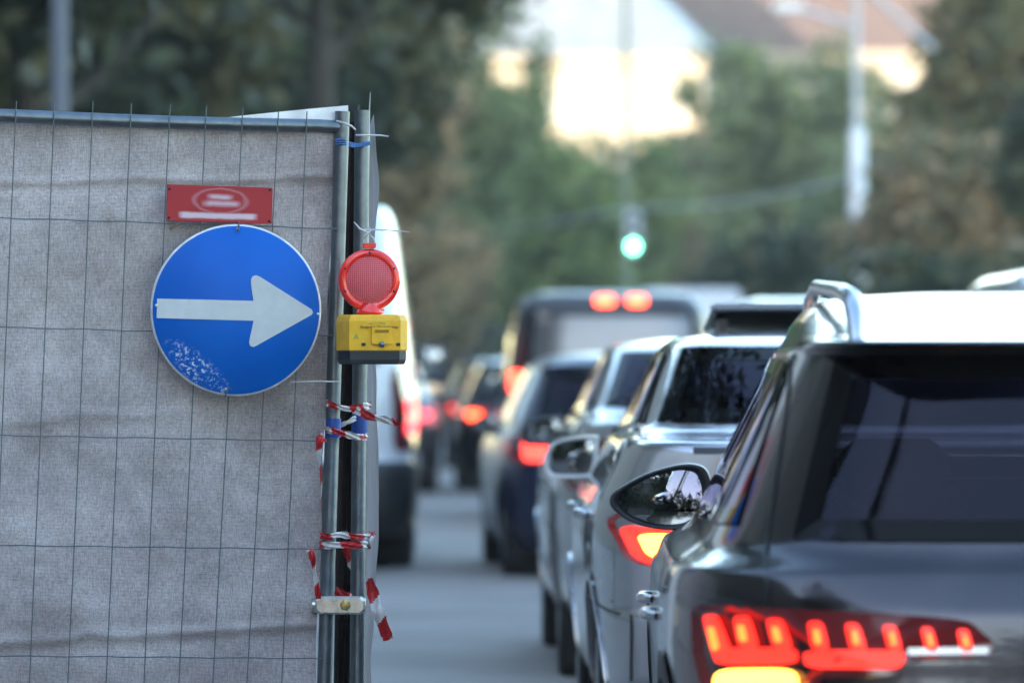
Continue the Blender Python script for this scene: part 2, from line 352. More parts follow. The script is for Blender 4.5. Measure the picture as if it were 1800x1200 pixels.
# trees behind the photographer, seen in the mirrors and rear windows
for i, (x, y, cz, r) in enumerate(((-4.8, 27.5, 10.0, 5.6), (-7.5, -14, 7, 4.2), (-6.8, -30, 7.5, 5.2), (7.2, -24, 6.5, 4.6), (6.2, -44, 7, 5.5), (-5.5, -50, 7.2, 5.5), (1.0, -74, 6.5, 5.0), (-6.6, 1, 9.2, 4.8), (7.6, -3, 9.4, 4.8))):
    tree('tree', x, y, cz, r, r*.95, 40+i, 'leaf_dark', ['street tree arching over the road above the silver cars', 'street tree on the left pavement behind the photographer', 'street tree further behind on the left pavement', 'street tree on the right pavement behind the photographer', 'street tree further behind on the right pavement', 'street tree furthest behind on the left pavement', 'street tree in front of the unseen building added behind the photographer', 'street tree on the left pavement standing nearest the photographer', 'street tree on the right pavement standing nearest the photographer'][i], n_clump=320, n_leaf=30, leaf=.2)
t = thing('unseen_terrace', (0, -92, 0), 'unseen grey rendered building added behind the photographer to block low sky', 'building', 'unseen terraces added along the street')  # added out of view to keep bright low sky out of the mirrors
MB().box((4, -8, 8), (44, 16, 16)).build('wall', M['unseen_greywall'], t)
MB().add([(-19, -17, 16), (27, -17, 16), (27, 1, 16), (-19, 1, 16), (-19, -8, 20), (27, -8, 20)], [[0, 1, 5, 4], [2, 3, 4, 5], [0, 4, 3], [1, 2, 5]]).build('roof', M['terracotta'], t)

# ------------------------------------------------------------------ lamp posts, wire, signal
t = thing('street_lamp', (P(105, 0, 50).x, 50, 0), 'grey lamp post seen behind the fence at top left', 'street lamp')
MB().tube([(0, 0, 0), (0, 0, 1.2), (0, 0, 8.5)], [.13, .085, .07], 14).build('post', simple('dull_post', (.13, .14, .165), .7), t)
MB().tube([(0, 0, 8.4), (.5, 0, 8.9), (1.4, 0, 9.1)], .05, 8).build('arm', M['post'], t)
MB().box((1.7, 0, 9.08), (.7, .28, .14), bev=.04).build('lamp_head', M['post'], t)
c = P(1507, 430, 110)
t = thing('street_lamp', (c.x, c.y, 0), 'white lamp post with a thick base and long arm right of the signal', 'street lamp')
MB().tube([(0, 0, 0), (0, 0, 5.9), (-.02, 0, 6.0)], [.175, .165, .12], 16).build('post', M['rim'], t)
MB().tube([(-.02, 0, 6.0), (0, 0, 9.5)], [.075, .055], 12).build('mast', M['post'], t)
a = P(1390, 14, 110)
MB().tube([(0, 0, 7.98), (-.6, 0, 8.15), (a.x-c.x+.2, 0, a.z-.02)], .05, 8).build('arm', M['post'], t)
MB().tube([(0, 0, 8.9), (.4, 0, 8.5), (1.5, .2, 7.55)], .055, 8).build('brace', M['post'], t)
MB().box((a.x-c.x-.05, 0, a.z), (.62, .3, .2), bev=.06).build('lamp_head', M['plate'], t)
c = P(1385, 300, 206)
t = thing('street_lamp', (c.x, c.y, 0), 'small lamp head reaching out of the top of the broad green tree', 'street lamp')
MB().tube([(0, 0, 0), (0, 0, 10.6)], [.11, .07], 12).build('post', M['post'], t)
MB().tube([(0, 0, 10.5), (-.4, 0, 11.0), (-1.0, 0, 11.1)], .05, 8).build('arm', M['post'], t)
MB().box((-1.9, 0, 11.15), (1.9, .4, .28), bev=.1).build('lamp_head', M['post'], t)
c = P(1100, 300, 170)
solo(MB().tube([(c.x, c.y, 0), (c.x, c.y, 15)], [.12, .08], 12), 'mast_pole', simple('green_pole', (.14, .18, .12), .6), 'slim green pole in front of the cream buildings', 'pole')
pa, pb, pc = P(1490, 316, 110), P(1113, 366, 140), P(640, 425, 175)
pts = []
for i in range(41):
    u = i/40; q = pa.lerp(pb, u*2) if u < .5 else pb.lerp(pc, (u-.5)*2); q.z -= .15*math.sin(math.pi*((u*2) % 1)); pts.append(q)
wire = solo(MB().tube(pts, .02, 6), 'span_wire', M['post'], 'thin overhead wire running from the white post to the signal', 'wire')
c = P(1113, 410, 140)
t = thing('traffic_light', (c.x, c.y, c.z), 'hanging grey traffic light showing green over the street', 'traffic light')
MB().box((0, .1, 0), (.36, .2, 1.08), bev=.06).build('housing', simple('signal_grey', (.55, .6, .64), .5), t)
MB().tube([(0, .1, .54), (0, .1, pb.z-c.z)], .03, 8).build('hanger', M['post'], t)
for k, z in enumerate((.33, 0, -.32)):
    ln = MB().lathe([(0, -.02), (.07, -.015), (.105, 0)], (0, -.012, z), (0, 1, 0), 24).build('lens', M['green'] if k == 2 else M['dark'], t)
    if k == 2: ln['label'] = 'lit green lens'
    v = MB()
    for q in range(15):
        a0, a1 = math.pi*(q/15*1.15-.075), math.pi*((q+1)/15*1.15-.075)
        v.add([(.12*math.cos(a0), 0, z+.12*math.sin(a0)), (.12*math.cos(a1), 0, z+.12*math.sin(a1)), (.12*math.cos(a1), -.16, z+.12*math.sin(a1)), (.12*math.cos(a0), -.16, z+.12*math.sin(a0))], [[0, 1, 2, 3]])
    v.build('visor', M['dark'], t)

# ------------------------------------------------------------------ cars
def lerp_key(keys, t):
    """Catmull-Rom through the levels (z, rear y, front y, half width, exponent)"""
    n = len(keys)-1; t = max(0, min(n-1e-9, t)); i = int(t); u = t-i
    k0, k1, k2, k3 = keys[max(i-1, 0)], keys[i], keys[i+1], keys[min(i+2, n)]
    out = []
    for a, b, c_, d in zip(k0, k1, k2, k3):
        m1, m2 = (c_-a)/2*.6, (d-b)/2*.6
        h = u*u*u; s = u*u
        out.append((2*h-3*s+1)*b + (h-2*s+u)*m1 + (-2*h+3*s)*c_ + (h-s)*m2)
    return out
class Body:
    def __init__(s, keys): s.k = keys; s.n = len(keys)-1
    def pt(s, t, p, off=0):
        q = s._pt(t, p)
        if off:
            e = 1e-3; ta, tb = max(0, t-e*5), min(s.n, t+e*5)
            du = s._pt(tb, p)-s._pt(ta, p); dv = s._pt(t, p+e)-s._pt(t, p-e); nn = dv.cross(du)
            if nn.length > 1e-12:
                nn.normalize()
                q = q + nn*off
        return q
    def _pt(s, t, p):
        z, r, f, w_, n = lerp_key(s.k, t); p = ((p+4) % 8)-4
        sg = 1 if p >= 0 else -1; p = abs(p)
        if p <= 1: a, b = p, -1
        elif p <= 3: a, b = 1, p-2
        else: a, b = 4-p, 1
        kk = (abs(a)**n + abs(b)**n)**(-1/n)
        return Vector((sg*w_*a*kk, (r+f)/2 + (f-r)/2*b*kk, z))
    def t_of_z(s, z):
        lo, hi = 0, s.n
        for _ in range(40):
            m = (lo+hi)/2
            if lerp_key(s.k, m)[0] < z: lo = m
            else: hi = m
        return lo
    def p_of_x(s, t, x):
        lo, hi = 0, 2.0
        for _ in range(40):
            m = (lo+hi)/2
            if s._pt(t, m).x < abs(x): lo = m
            else: hi = m
        return lo if x >= 0 else -lo
    def p_of_y(s, t, y, sg):
        lo, hi = .5, 3.5
        for _ in range(40):
            m = (lo+hi)/2
            if s._pt(t, m).y < y: lo = m
            else: hi = m
        return sg*lo
    def rear(s, x, z, off=0):
        t = s.t_of_z(z); return s.pt(t, s.p_of_x(t, x), off)
    def side(s, y, z, sg, off=0):
        t = s.t_of_z(z); return s.pt(t, s.p_of_y(t, y, sg), off)
def in_poly(x, y, poly):
    c_ = False; j = len(poly)-1
    for i in range(len(poly)):
        xi, yi = poly[i]; xj, yj = poly[j]
        if (yi > y) != (yj > y) and x < (xj-xi)*(y-yi)/(yj-yi)+xi: c_ = not c_
        j = i
    return c_
def shrink(poly, k):
    """inset/outset a convex polygon by k metres"""
    n = len(poly); cxx = sum(p[0] for p in poly)/n; cyy = sum(p[1] for p in poly)/n; out = []
    ar = sum(poly[i][0]*poly[(i+1) % n][1]-poly[(i+1) % n][0]*poly[i][1] for i in range(n)); sg = 1 if ar > 0 else -1
    for i in range(n):
        a, b, c_ = Vector(poly[i-1]), Vector(poly[i]), Vector(poly[(i+1) % n])
        d1 = (b-a).normalized(); d2 = (c_-b).normalized(); n1 = Vector((-d1.y, d1.x))*sg; n2 = Vector((-d2.y, d2.x))*sg
        m = (n1+n2); m = m/max(.3, m.dot(n1)) if m.length > 1e-6 else n1
        out.append(tuple(b+m*k))
    return out
def quadmap(q, u, v):
    a, b, c_, d = q    # bottom-left, bottom-right, top-right, top-left
    return (a[0]*(1-u)*(1-v)+b[0]*u*(1-v)+c_[0]*u*v+d[0]*(1-u)*v, a[1]*(1-u)*(1-v)+b[1]*u*(1-v)+c_[1]*u*v+d[1]*(1-u)*v)
def surf_quad(fn, q, off, nu=16, nv=10):
    return lambda mb, mi=0: mb.grid(lambda u, v: fn(*quadmap(q, u, v), off), nu, nv, mi)
def frame_band(mb, fn, q, wd, off, wo=0, n=14):
    """black border round a window, from inset wd to outset wo"""
    ins, outs = shrink(q, wd), shrink(q, -wo)
    for e in range(4):
        a, b = ins[e], ins[(e+1) % 4]; c_, d = outs[e], outs[(e+1) % 4]
        def f(u, v, a=a, b=b, c_=c_, d=d):
            x0, y0 = a[0]+(b[0]-a[0])*u, a[1]+(b[1]-a[1])*u; x1, y1 = c_[0]+(d[0]-c_[0])*u, c_[1]+(d[1]-c_[1])*u
            return fn(x0+(x1-x0)*v, y0+(y1-y0)*v, off)
        mb.grid(f, n, 2)
def round_poly(pts, r=.25, n=4):
    out = []; m = len(pts)
    for i in range(m):
        a, b, c_ = Vector(pts[i-1]), Vector(pts[i]), Vector(pts[(i+1) % m])
        k = r if r < 1 else .4
        p0, p2 = b.lerp(a, k), b.lerp(c_, k)
        for j in range(n+1):
            u = j/n; out.append(tuple(p0*(1-u)**2 + b*2*u*(1-u) + p2*u*u))
    return out
def strip_poly(mb, fn, poly, off, th, mi=0):
    """a thin raised slab with the given outline lying on the body"""
    n = len(poly); c_ = (sum(p[0] for p in poly)/n, sum(p[1] for p in poly)/n)
    vs = [fn(*p, off+th) for p in poly] + [fn(*p, off) for p in poly] + [fn(*c_, off+th*1.15)]
    mb.add(vs, [[i, (i+1) % n, 2*n] for i in range(n)] + [[i, n+i, n+(i+1) % n, (i+1) % n] for i in range(n)], mi)
def car(name, loc, label, keys, body_m, rz=0, detail=2, rear_win=None, side_wins=(), wheels=(.85, 3.75), wr=.34, lamps=(), glass='glass', extra=None, mirror=None, group='cars queueing in the street', cladding=None, front_win=True, seats=True, cat='car', headlamps=True, plate=True, seams=(), led_cores=()):
    t = thing(name, loc, label, cat, group, rz)
    B = Body(keys)
    NP = {0: 64, 1: 112, 2: 240}[detail]; NT = {0: 3, 1: 5, 2: 9}[detail]
    holes = []   # (side, polygon)
    if rear_win: holes.append(('r', shrink(rear_win, .02)))
    for q in side_wins: holes.append(('s', shrink(q, .02)))
    ztop = keys[-1][0]
    zb = side_wins[0][0][1] if side_wins else 1.0
    zt = side_wins[0][2][1] if side_wins else 1.4
    body = MB(); nt = B.n*NT
    # parameter values, denser where the outline turns
    ps = [-4+8*i/NP for i in range(NP+1)]
    def skip(i, j):
        tt = (i+.5)/NT; pp = (ps[j]+ps[j+1])/2; q = B._pt(tt, pp)
        ap = abs(pp)
        if ap < 1.3:
            for k, h in holes:
                if k == 'r' and in_poly(q.x, q.z, h): return True
        if .7 < ap < 3.3:
            for k, h in holes:
                if k == 's' and in_poly(q.y, q.z, h): return True
            for wy in wheels:
                if (q.y-wy)**2+(q.z-wr)**2 < (wr+.045)**2: return True
        if front_win and ap > 3.12 and zb+.06 < q.z < zt-.0: return True
        return False
    body.grid(lambda u, v: B._pt(u*B.n, ps[min(NP, int(round(v*NP)))]), nt, NP, skip=skip)
    top = [B._pt(B.n, ps[j]) for j in range(NP)]; body.add(top, [list(range(NP))], 0, True)
    bot = [B._pt(0, ps[j]) for j in range(NP)]; body.add(bot, [list(range(NP))[::-1]])
    body.build('body', body_m, t)
    # windows: glass a little proud of the hole, black border round it
    tr = MB()
    if rear_win:
        g_ = MB(); g_.grid(lambda u, v: B.rear(*quadmap(rear_win, u, v), .004), 20, 12); g_.build('rear_window', M[glass], t)
        frame_band(tr, B.rear, rear_win, .045, .006)
    for q in side_wins:
        for sg in (-1, 1): MB().grid(lambda u, v: B.side(*quadmap(q, u, v), sg, .004), 14, 10).build('side_window', M[glass], t)
        for sg in (-1, 1): frame_band(tr, lambda y, z, o: B.side(y, z, sg, o), q, .035, .006)
    if front_win:
        g_ = MB(); t0, t1 = B.t_of_z(zb+.04), B.t_of_z(zt+.02)
        g_.grid(lambda u, v: B.pt(t0+(t1-t0)*v, 3.1+1.8*u, .004), 24, 10); g_.build('windscreen', M['glass_c'], t)
        for u0, u1, v0, v1 in ((0, .04, 0, 1), (.96, 1, 0, 1), (0, 1, 0, .1), (0, 1, .9, 1)):
            tr.grid(lambda u, v: B.pt(t0+(t1-t0)*(v0+(v1-v0)*v), 3.1+1.8*(u0+(u1-u0)*u), .006), 20, 4)
    if tr.v: tr.build('window_trim', M['frit'], t)
    if seats and detail:
        s_ = MB()
        for x in (-.37, .37):
            s_.box((x, 2.0, .75), (.5, .16, .62), Matrix.Rotation(R(8), 3, 'X'), bev=.06); s_.box((x, 2.04, 1.17), (.27, .1, .2), bev=.06)
            s_.box((x, 2.35, .5), (.5, .5, .15), bev=.05)
            s_.box((x, 1.16, 1.10), (.25, .09, .16), bev=.05)
        s_.box((0, 1.1, .73), (1.3, .16, .58), Matrix.Rotation(R(10), 3, 'X'), bev=.06)
        s_.build('seats', M['interior'], t)
        MB().box((0, 3.05, .84), (1.35, .45, .2), bev=.06).build('dashboard', M['interior'], t)
        st = MB(); pr = [(.37*-1 + .18*math.cos(a*math.pi/8), 2.72, .98+.18*math.sin(a*math.pi/8)) for a in range(17)]; st.tube(pr, .015, 6); st.build('steering_wheel', M['dark'], t)
        MB().box((0, 2.3, .42), (1.5, 3.6, .06)).build('cabin_floor', M['interior'], t)
    # wheels
    for wy in wheels:
        for sg in (-1, 1):
            xs = B.side(wy, wr+.1, sg).x; xo = xs - sg*.012
            wh = MB().lathe([(wr*.62, 0), (wr*.66, 0.004), (wr*.95, .0), (wr, -.03), (wr, -.19), (wr*.94, -.22), (wr*.5, -.22), (0, -.22)], (xo, wy, wr), (sg, 0, 0), 40).build('wheel', M['rubber'], t)
            rm = MB().lathe([(wr*.66, -.004), (wr*.62, -.015), (wr*.58, -.05), (.06, -.03), (0, -.03)], (xo, wy, wr), (sg, 0, 0), 32)
            for k in range(7):
                a = k*2*math.pi/7; d = Vector((0, math.cos(a), math.sin(a)))
                rm.tube([Vector((xo-sg*.02, wy, wr))+d*.05, Vector((xo-sg*.014, wy, wr))+d*wr*.61], [.03, .018], 6)
            rm.build('rim', M['alloy'], wh)
            # arch lip + dark well
            lip = MB(); r0, r1 = wr+.03, wr+(.09 if cladding else .065)
            def lf(u, v, sg=sg, wy=wy):
                a = -.25 + (math.pi+.5)*u; rr = r0+(r1-r0)*v
                y, z = wy+math.cos(a)*rr, max(keys[0][0]+.005, wr+math.sin(a)*rr); return B.side(y, z, sg, .008)
            lip.grid(lf, 36, 3); lip.grid(lambda u, v: lf(u, 0)+Vector((-sg*.1*v, 0, 0)), 36, 1)
            lip.build('wheel_arch', cladding or body_m, t)
            MB().lathe([(wr+.06, 0), (wr+.06, -.32), (0, -.32)], (xs-sg*.03, wy, wr), (sg, 0, 0), 28).build('wheel_well', M['interior'], t)
    if cladding:
        cl = MB()
        for sg in (-1, 1): cl.grid(lambda u, v: B.side(wheels[0]+.45+(wheels[1]-wheels[0]-.9)*u, keys[0][0]+.01+.16*v, sg, .008), 20, 3)
        cl.grid(lambda u, v: B.rear(-.8+1.6*u, keys[0][0]+.01+.2*v, .01), 20, 3)
        cl.build('sill_cladding', cladding, t)
    # lamps: (kind, polygon in x,z, material, [(lit polygon, lit material), ...])
    for (poly, lm, lits) in lamps:
        for sg in (-1, 1):
            lp = MB(); pl = round_poly([(sg*x, z) for x, z in poly], .22)
            strip_poly(lp, B.rear, pl, .0, .016); L_ = lp.build('tail_lamp', lm, t)
            if lits:
                for q, m_ in lits:
                    mb_ = MB(); strip_poly(mb_, B.rear, round_poly([(sg*x, z) for x, z in q], .28), .020 if m_ == M['led_hot'] else .010, .010); mb_.build('lamp_element', m_, L_)
                for q in led_cores:
                    mb_ = MB(); strip_poly(mb_, B.rear, round_poly([(sg*x, z) for x, z in q], .28), .024, .006); mb_.build('lamp_core', M['led_core'], L_)
    if mirror:
        y, z, x0, x1, h, mm, shp = mirror
        for sg in (-1, 1):
            mirror_part(t, sg, y, z, x0, x1, h, mm, shp)
    if headlamps:
        for sg in (-1, 1):
            h_ = MB(); q = ((keys[0][0]+.42)); z0 = .66
            h_.grid(lambda u, v: B.pt(B.t_of_z(z0+.14*v), sg*(2.95+.55*u), .008), 10, 4); h_.build('headlamp', M['glass_c'], t)
    if plate:
        MB().grid(lambda u, v: B.rear(-.26+.52*u, plate+.11*v, .012) if plate is not True else B.rear(-.26+.52*u, .55+.11*v, .012), 4, 2).build('number_plate', M['plate'], t)
    if seams:
        for pts_, wd in seams:
            for (kind, a, b) in pts_:
                fn = (lambda x, z, o: B.rear(x, z, o)) if kind == 'r' else (lambda y, z, o: B.side(y, z, -1, o))
                fn2 = None if kind == 'r' else (lambda y, z, o: B.side(y, z, 1, o))
                d = Vector((b[0]-a[0], b[1]-a[1])); nn = Vector((-d.y, d.x)).normalized()*wd/2
                for f_ in (fn, fn2):
                    if f_: MB().grid(lambda u, v: f_(a[0]+d.x*u+nn.x*(2*v-1), a[1]+d.y*u+nn.y*(2*v-1), .0025), 14, 1).build('panel_gap', M['dark'], t)
    if extra: extra(t, B)
    return t
def mirror_part(t, sg, y, z, x0, x1, h, mm, shp):
    """door mirror: shell, black rim, glass; outline given in the x,z plane, glass towards the rear"""
    wd = x1-x0; o = []
    if shp == 'tear':    # pointed outer end, fat inner end
        base = [(0, -.02), (.06, .12), (.35, .36), (.68, .5), (.88, .49), (.97, .36), (1.0, .05), (.93, -.25), (.78, -.42), (.5, -.45), (.2, -.33), (.04, -.16)]
    else:
        base = [(0, -.2), (.04, .1), (.2, .36), (.6, .48), (.93, .5), (1.0, .42), (.97, -.1), (.9, -.44), (.8, -.5), (.2, -.5), (.06, -.42)]
    pts = [Vector((sg*(x1-a*wd) if False else sg*(x1 - a*wd), 0, z+b*h)) for a, b in base]
    # smooth closed outline
    n = len(pts); sm = []
    for i in range(n):
        p0, p1, p2, p3 = pts[i-1], pts[i], pts[(i+1) % n], pts[(i+2) % n]
        for k in range(5):
            u = k/5; sm.append(.5*((2*p1)+(p2-p0)*u+(2*p0-5*p1+4*p2-p3)*u*u+(3*p1-p0-3*p2+p3)*u**3))
    c_ = Vector((sg*(x0+x1)/2, 0, z)); m = len(sm)
    def ring(k, yy): return [Vector((c_.x+(p.x-c_.x)*k, y+yy, c_.z+(p.z-c_.z)*k)) for p in sm]
    def loft(rs, cap0=False, cap1=False):
        mb = MB(); vs = [v for r in rs for v in r]
        mb.add(vs, [[i*m+j, i*m+(j+1) % m, (i+1)*m+(j+1) % m, (i+1)*m+j] for i in range(len(rs)-1) for j in range(m)], 0, True)
        if cap0: mb.add(rs[0], [list(range(m))], 0, True)
        if cap1: mb.add(rs[-1], [list(range(m))], 0, True)
        return mb
    sh = loft([ring(1.0, .0), ring(1.02, .03), ring(.98, .08), ring(.85, .13), ring(.6, .165), ring(.3, .18)], cap1=True).build('mirror_housing', mm[0], t)
    loft([ring(.97, .02), ring(1.0, .0), ring(1.0, -.008), ring(.95, -.012), ring(.90, -.008), ring(.84, -.004), ring(.78, .014)]).build('mirror_rim', mm[1], sh)
    # the glass leans up and outward a little, as a driver sets it
    gl = MB(); rs = [ring(.82*k/8, 0) for k in range(1, 9)]
    for r in rs:
        for v in r: v.y = y - .006 + (v.z-z)*mm[2] + sg*(v.x-c_.x)*mm[3] + ((v.x-c_.x)**2+(v.z-z)**2)/(2*1.1)   # slightly convex
    gl.add([v for r in rs for v in r] + [Vector((c_.x, y-.006, z))], [[i*m+j, i*m+(j+1) % m, (i+1)*m+(j+1) % m, (i+1)*m+j] for i in range(7) for j in range(m)] + [[j, (j+1) % m, 8*m] for j in range(m)], 0, True); gl.build('mirror_glass', M['mirror'], sh)
    MB().box((sg*(x0-.0), y+.08, z-h*.42), (.17, .06, .045), bev=.015).build('mirror_arm', mm[1], sh)

# ------------------------------------------------------------------ the queue of cars
def conv(B, loc, rz, px, py):
    """where the sight line through a pixel meets the rear of a car: (|x|, z) in the car's own frame"""
    y = 0.05
    for _ in range(30):
        q = P(px, py, loc[1]+y); c_, s_ = math.cos(-rz), math.sin(-rz); dx, dy = q.x-loc[0], q.y-loc[1]
        lx, lz = c_*dx-s_*dy, q.z
        y = y*.5 + (B.rear(lx, lz).y + math.sin(rz)*lx)*.5
    return (abs(lx), lz)
# A: dark grey SUV
KA = [(.22, .14, 4.5, .84, 6), (.34, .05, 4.62, .91, 6), (.58, .0, 4.68, .945, 6), (.80, .02, 4.68, .955, 6), (.92, .035, 4.5, .95, 6), (.96, .05, 3.8, .942, 6), (1.01, .075, 3.5, .925, 6), (1.06, .11, 3.38, .855, 5.4),
      (1.27, .19, 3.1, .755, 5.0), (1.45, .262, 2.8, .67, 5), (1.478, .275, 2.78, .66, 5), (1.487, .12, 2.7, .652, 5.5), (1.500, .115, 2.65, .645, 5.5), (1.515, .30, 2.6, .638, 5), (1.545, .62, 2.55, .622, 5), (1.580, 1.05, 2.45, .59, 4.6), (1.610, 1.4, 2.35, .52, 4.4), (1.625, 1.7, 2.2, .34, 3)]
LA, RA = (1.425, 11.85, 0), R(-1.6)
BA = Body(KA)
def ca(pts): return [conv(BA, LA, RA, 1200+x/3, 1020+y/3) for x, y in pts]
led = [[(140, 185), (212, 180), (292, 400), (215, 440)], [(205, 352), (608, 352), (622, 440), (212, 445)], [(295, 192), (378, 190), (430, 360), (328, 360)], [(460, 205), (545, 205), (602, 360), (495, 360)],
       [(665, 220), (750, 220), (790, 370), (690, 370)], [(855, 230), (938, 230), (985, 370), (885, 370)], [(1050, 240), (1130, 240), (1168, 372), (1082, 370)], [(650, 362), (1168, 362), (1172, 420), (1140, 465), (662, 460)],
       [(1250, 252), (1320, 252), (1355, 375), (1282, 378)], [(1440, 262), (1510, 262), (1540, 375), (1465, 380)]]
def thin(q):
    cx_, cy_ = sum(p[0] for p in q)/4, sum(p[1] for p in q)/4; wide = max(p[0] for p in q)-min(p[0] for p in q) > 250
    out = []
    for x, y in q:
        xm = sum(p[0] for p in q if abs(p[1]-y) < 40)/max(1, len([p for p in q if abs(p[1]-y) < 40]))
        out.append((x, cy_+(y-cy_)*.95) if wide else (xm+(x-xm)*.86, y))
    return out
def core(q):
    cx_, cy_ = sum(p[0] for p in q)/4+4, sum(p[1] for p in q)/4+10
    return [(cx_+(x-cx_)*.36, cy_+(y-cy_)*.5) for x, y in thin(q)]
lits = [(ca(thin(q)), M['led']) for q in led] + [(ca([(232, 465), (622, 465), (640, 650), (212, 650)]), M['led_hot'])]
lensA = ca([(75, 120), (300, 130), (1500, 205), (1640, 330), (1620, 400), (1190, 420), (1130, 500), (680, 520), (655, 690), (170, 690), (90, 400)])
def extraA(t, B):
    for sg in (-1, 1):
        rl = MB(); p = [(.34, 1.50), (.37, 1.555), (.45, 1.592), (.75, 1.610), (1.6, 1.632), (2.5, 1.612), (2.85, 1.58), (2.95, 1.52)]
        rl.tube([(sg*(.575 - .035*abs(y-1.7)/1.3), y, z) for y, z in p], [.017, .021, .022, .020, .018, .018, .018, .016], 10); rl.build('roof_rail', M['satin'], t)
        for y in (1.6, 2.55):
            h = MB(); q = B.side(y, .90, sg, .0)
            h.tube([B.side(y-.12, .86, sg, .0), B.side(y-.10, .86, sg, .022), B.side(y, .86, sg, .030), B.side(y+.10, .86, sg, .022), B.side(y+.12, .86, sg, .0)], [.010, .013, .013, .013, .010], 10)
            h.build('door_handle', M['chrome'], t)
        # bright strip low inside the lamp's inner end
    for sg in (-1, 1):
        st = MB(); a, b = ca([(1190, 385)])[0], ca([(1610, 380)])[0]
        st.grid(lambda u, v: B.rear(sg*(a[0]+(b[0]-a[0])*u), a[1]-.004+.014*v+(b[1]-a[1])*u, .02), 8, 1)
        st.build('lamp_trim', M['satin'], t)
    MB().grid(lambda u, v: B.rear(-.16+.32*u, 1.50+.014*v, .004), 10, 2).build('high_brake_lamp', M['lens_dark'], t)
    wp = MB(); wp.tube([B.rear(.02, 1.07, .01), B.rear(.02, 1.075, .03), B.rear(.25, 1.09, .03), B.rear(.42, 1.10, .02)], [.015, .012, .008, .006], 6); wp.build('rear_wiper', M['dark'], t)
SA = [([('s', (1.18, .35), (1.20, 1.06)), ('s', (2.23, .35), (2.23, 1.06)), ('s', (3.28, .4), (3.3, 1.05)), ('s', (1.4, .34), (3.2, .34))], .008),
      ([('r', (.72, .72), (.735, 1.04)), ('r', (-.72, .72), (-.735, 1.04)), ('r', (-.735, 1.04), (-.66, 1.46)), ('r', (.735, 1.04), (.66, 1.46)), ('r', (-.72, .72), (.72, .72))], .006)]
dark_paint = paint('grey_paint', (.045, .04, .048), .9, .15); dark_paint.node_tree.nodes['Principled BSDF'].inputs['Coat Weight'].default_value = .6
carA = car('sport_utility_car', LA, 'dark grey sport utility car with slanted lit red tail lamps, nearest in the queue', KA, dark_paint, RA,
    led_cores=[ca(core(q)) for q in led if max(p[0] for p in q)-min(p[0] for p in q) < 250],
    rear_win=[(-.675, 1.075), (.675, 1.075), (.575, 1.462), (-.575, 1.462)],
    side_wins=[[(.48, 1.10), (1.12, 1.09), (1.18, 1.455), (.80, 1.45)], [(1.22, 1.09), (2.18, 1.08), (2.18, 1.465), (1.27, 1.46)], [(2.27, 1.08), (3.25, 1.07), (2.80, 1.45), (2.27, 1.465)]],
    wheels=(.88, 3.75), wr=.36, lamps=[(lensA, M['lens_dark'], lits)], extra=extraA, mirror=(2.72, 1.105, .80, 1.06, .175, (M['dark'], M['black_pl'], .045, -.04), 'tear'), cladding=M['black_pl'], plate=.58, seams=SA)
# B: silver car with an open roof panel
KB = [(.22, .12, 4.5, .83, 6), (.34, .04, 4.62, .89, 6), (.40, .0, 4.66, .905, 6), (.60, -.01, 4.68, .92, 6), (.64, .03, 4.68, .925, 6), (.84, .02, 4.66, .925, 6), (.95, .03, 4.5, .91, 6), (1.06, .05, 3.7, .865, 6), (1.16, .05, 3.4, .82, 6),
      (1.195, .10, 3.35, .80, 6), (1.212, .40, 3.3, .775, 5.5), (1.24, .52, 3.22, .76, 5), (1.37, .75, 3.0, .70, 5), (1.51, 1.03, 2.7, .63, 5), (1.545, 1.22, 2.5, .57, 4.6), (1.57, 1.6, 2.2, .40, 4)]
LB = (1.44, 18.6, 0)
def extraB(t, B):
    # tilted glass roof panel
    p = MB().box((0, 2.05, 1.615), (.92, .62, .03), Matrix.Rotation(R(-7), 3, 'X'), bev=.012).build('roof_panel', M['dark'], t)
    MB().box((0, 1.74, 1.655), (.94, .03, .018), bev=.006).build('panel_edge', M['chrome'], p)
    d = MB()
    for x in (-.42, .42): d.box((x, 1.9, 1.585), (.03, .3, .05))
    d.build('panel_hinge', M['dark'], t)
    for sg in (-1, 1):
        for y in (1.5, 2.5):
            MB().tube([B.side(y-.12, .92, sg, 0), B.side(y-.10, .92, sg, .035), B.side(y+.10, .92, sg, .035), B.side(y+.12, .92, sg, 0)], .016, 8).build('door_handle', M['chrome'], t)
        MB().tube([B.side(.95, 1.235, sg, .006), B.side(2.0, 1.215, sg, .008), B.side(3.25, 1.16, sg, .006)], .009, 6).build('window_chrome', M['satin'], t)
    MB().grid(lambda u, v: B.rear(-.60+1.2*u, 1.155+.02*v, .004), 20, 2).build('spoiler_gap', M['dark'], t)
lampB = [(.87, .93), (.80, .80), (.66, .77), (.50, .80), (.46, .92), (.50, 1.03), (.66, 1.03), (.76, .99)]
seamB = [([('s', (1.10, .35), (1.15, 1.18)), ('s', (2.15, .35), (2.15, 1.18)), ('s', (3.2, .4), (3.25, 1.1)), ('s', (.3, .62), (.0+1.0, .66))], .008), ([('r', (-.86, .66), (.86, .66)), ('r', (-.8, .62), (-.8, .40)), ('r', (-.44, .66), (-.46, 1.14)), ('r', (.44, .66), (.46, 1.14))], .007)]
silver = paint('silver_paint', (.50, .49, .51), .85, .22)
rwB = [(-.69, 1.25), (.69, 1.25), (.585, 1.505), (-.585, 1.505)]
swB = [[(.95, 1.25), (2.05, 1.23), (2.05, 1.50), (1.35, 1.48)], [(2.12, 1.23), (3.2, 1.17), (2.75, 1.46), (2.12, 1.50)]]
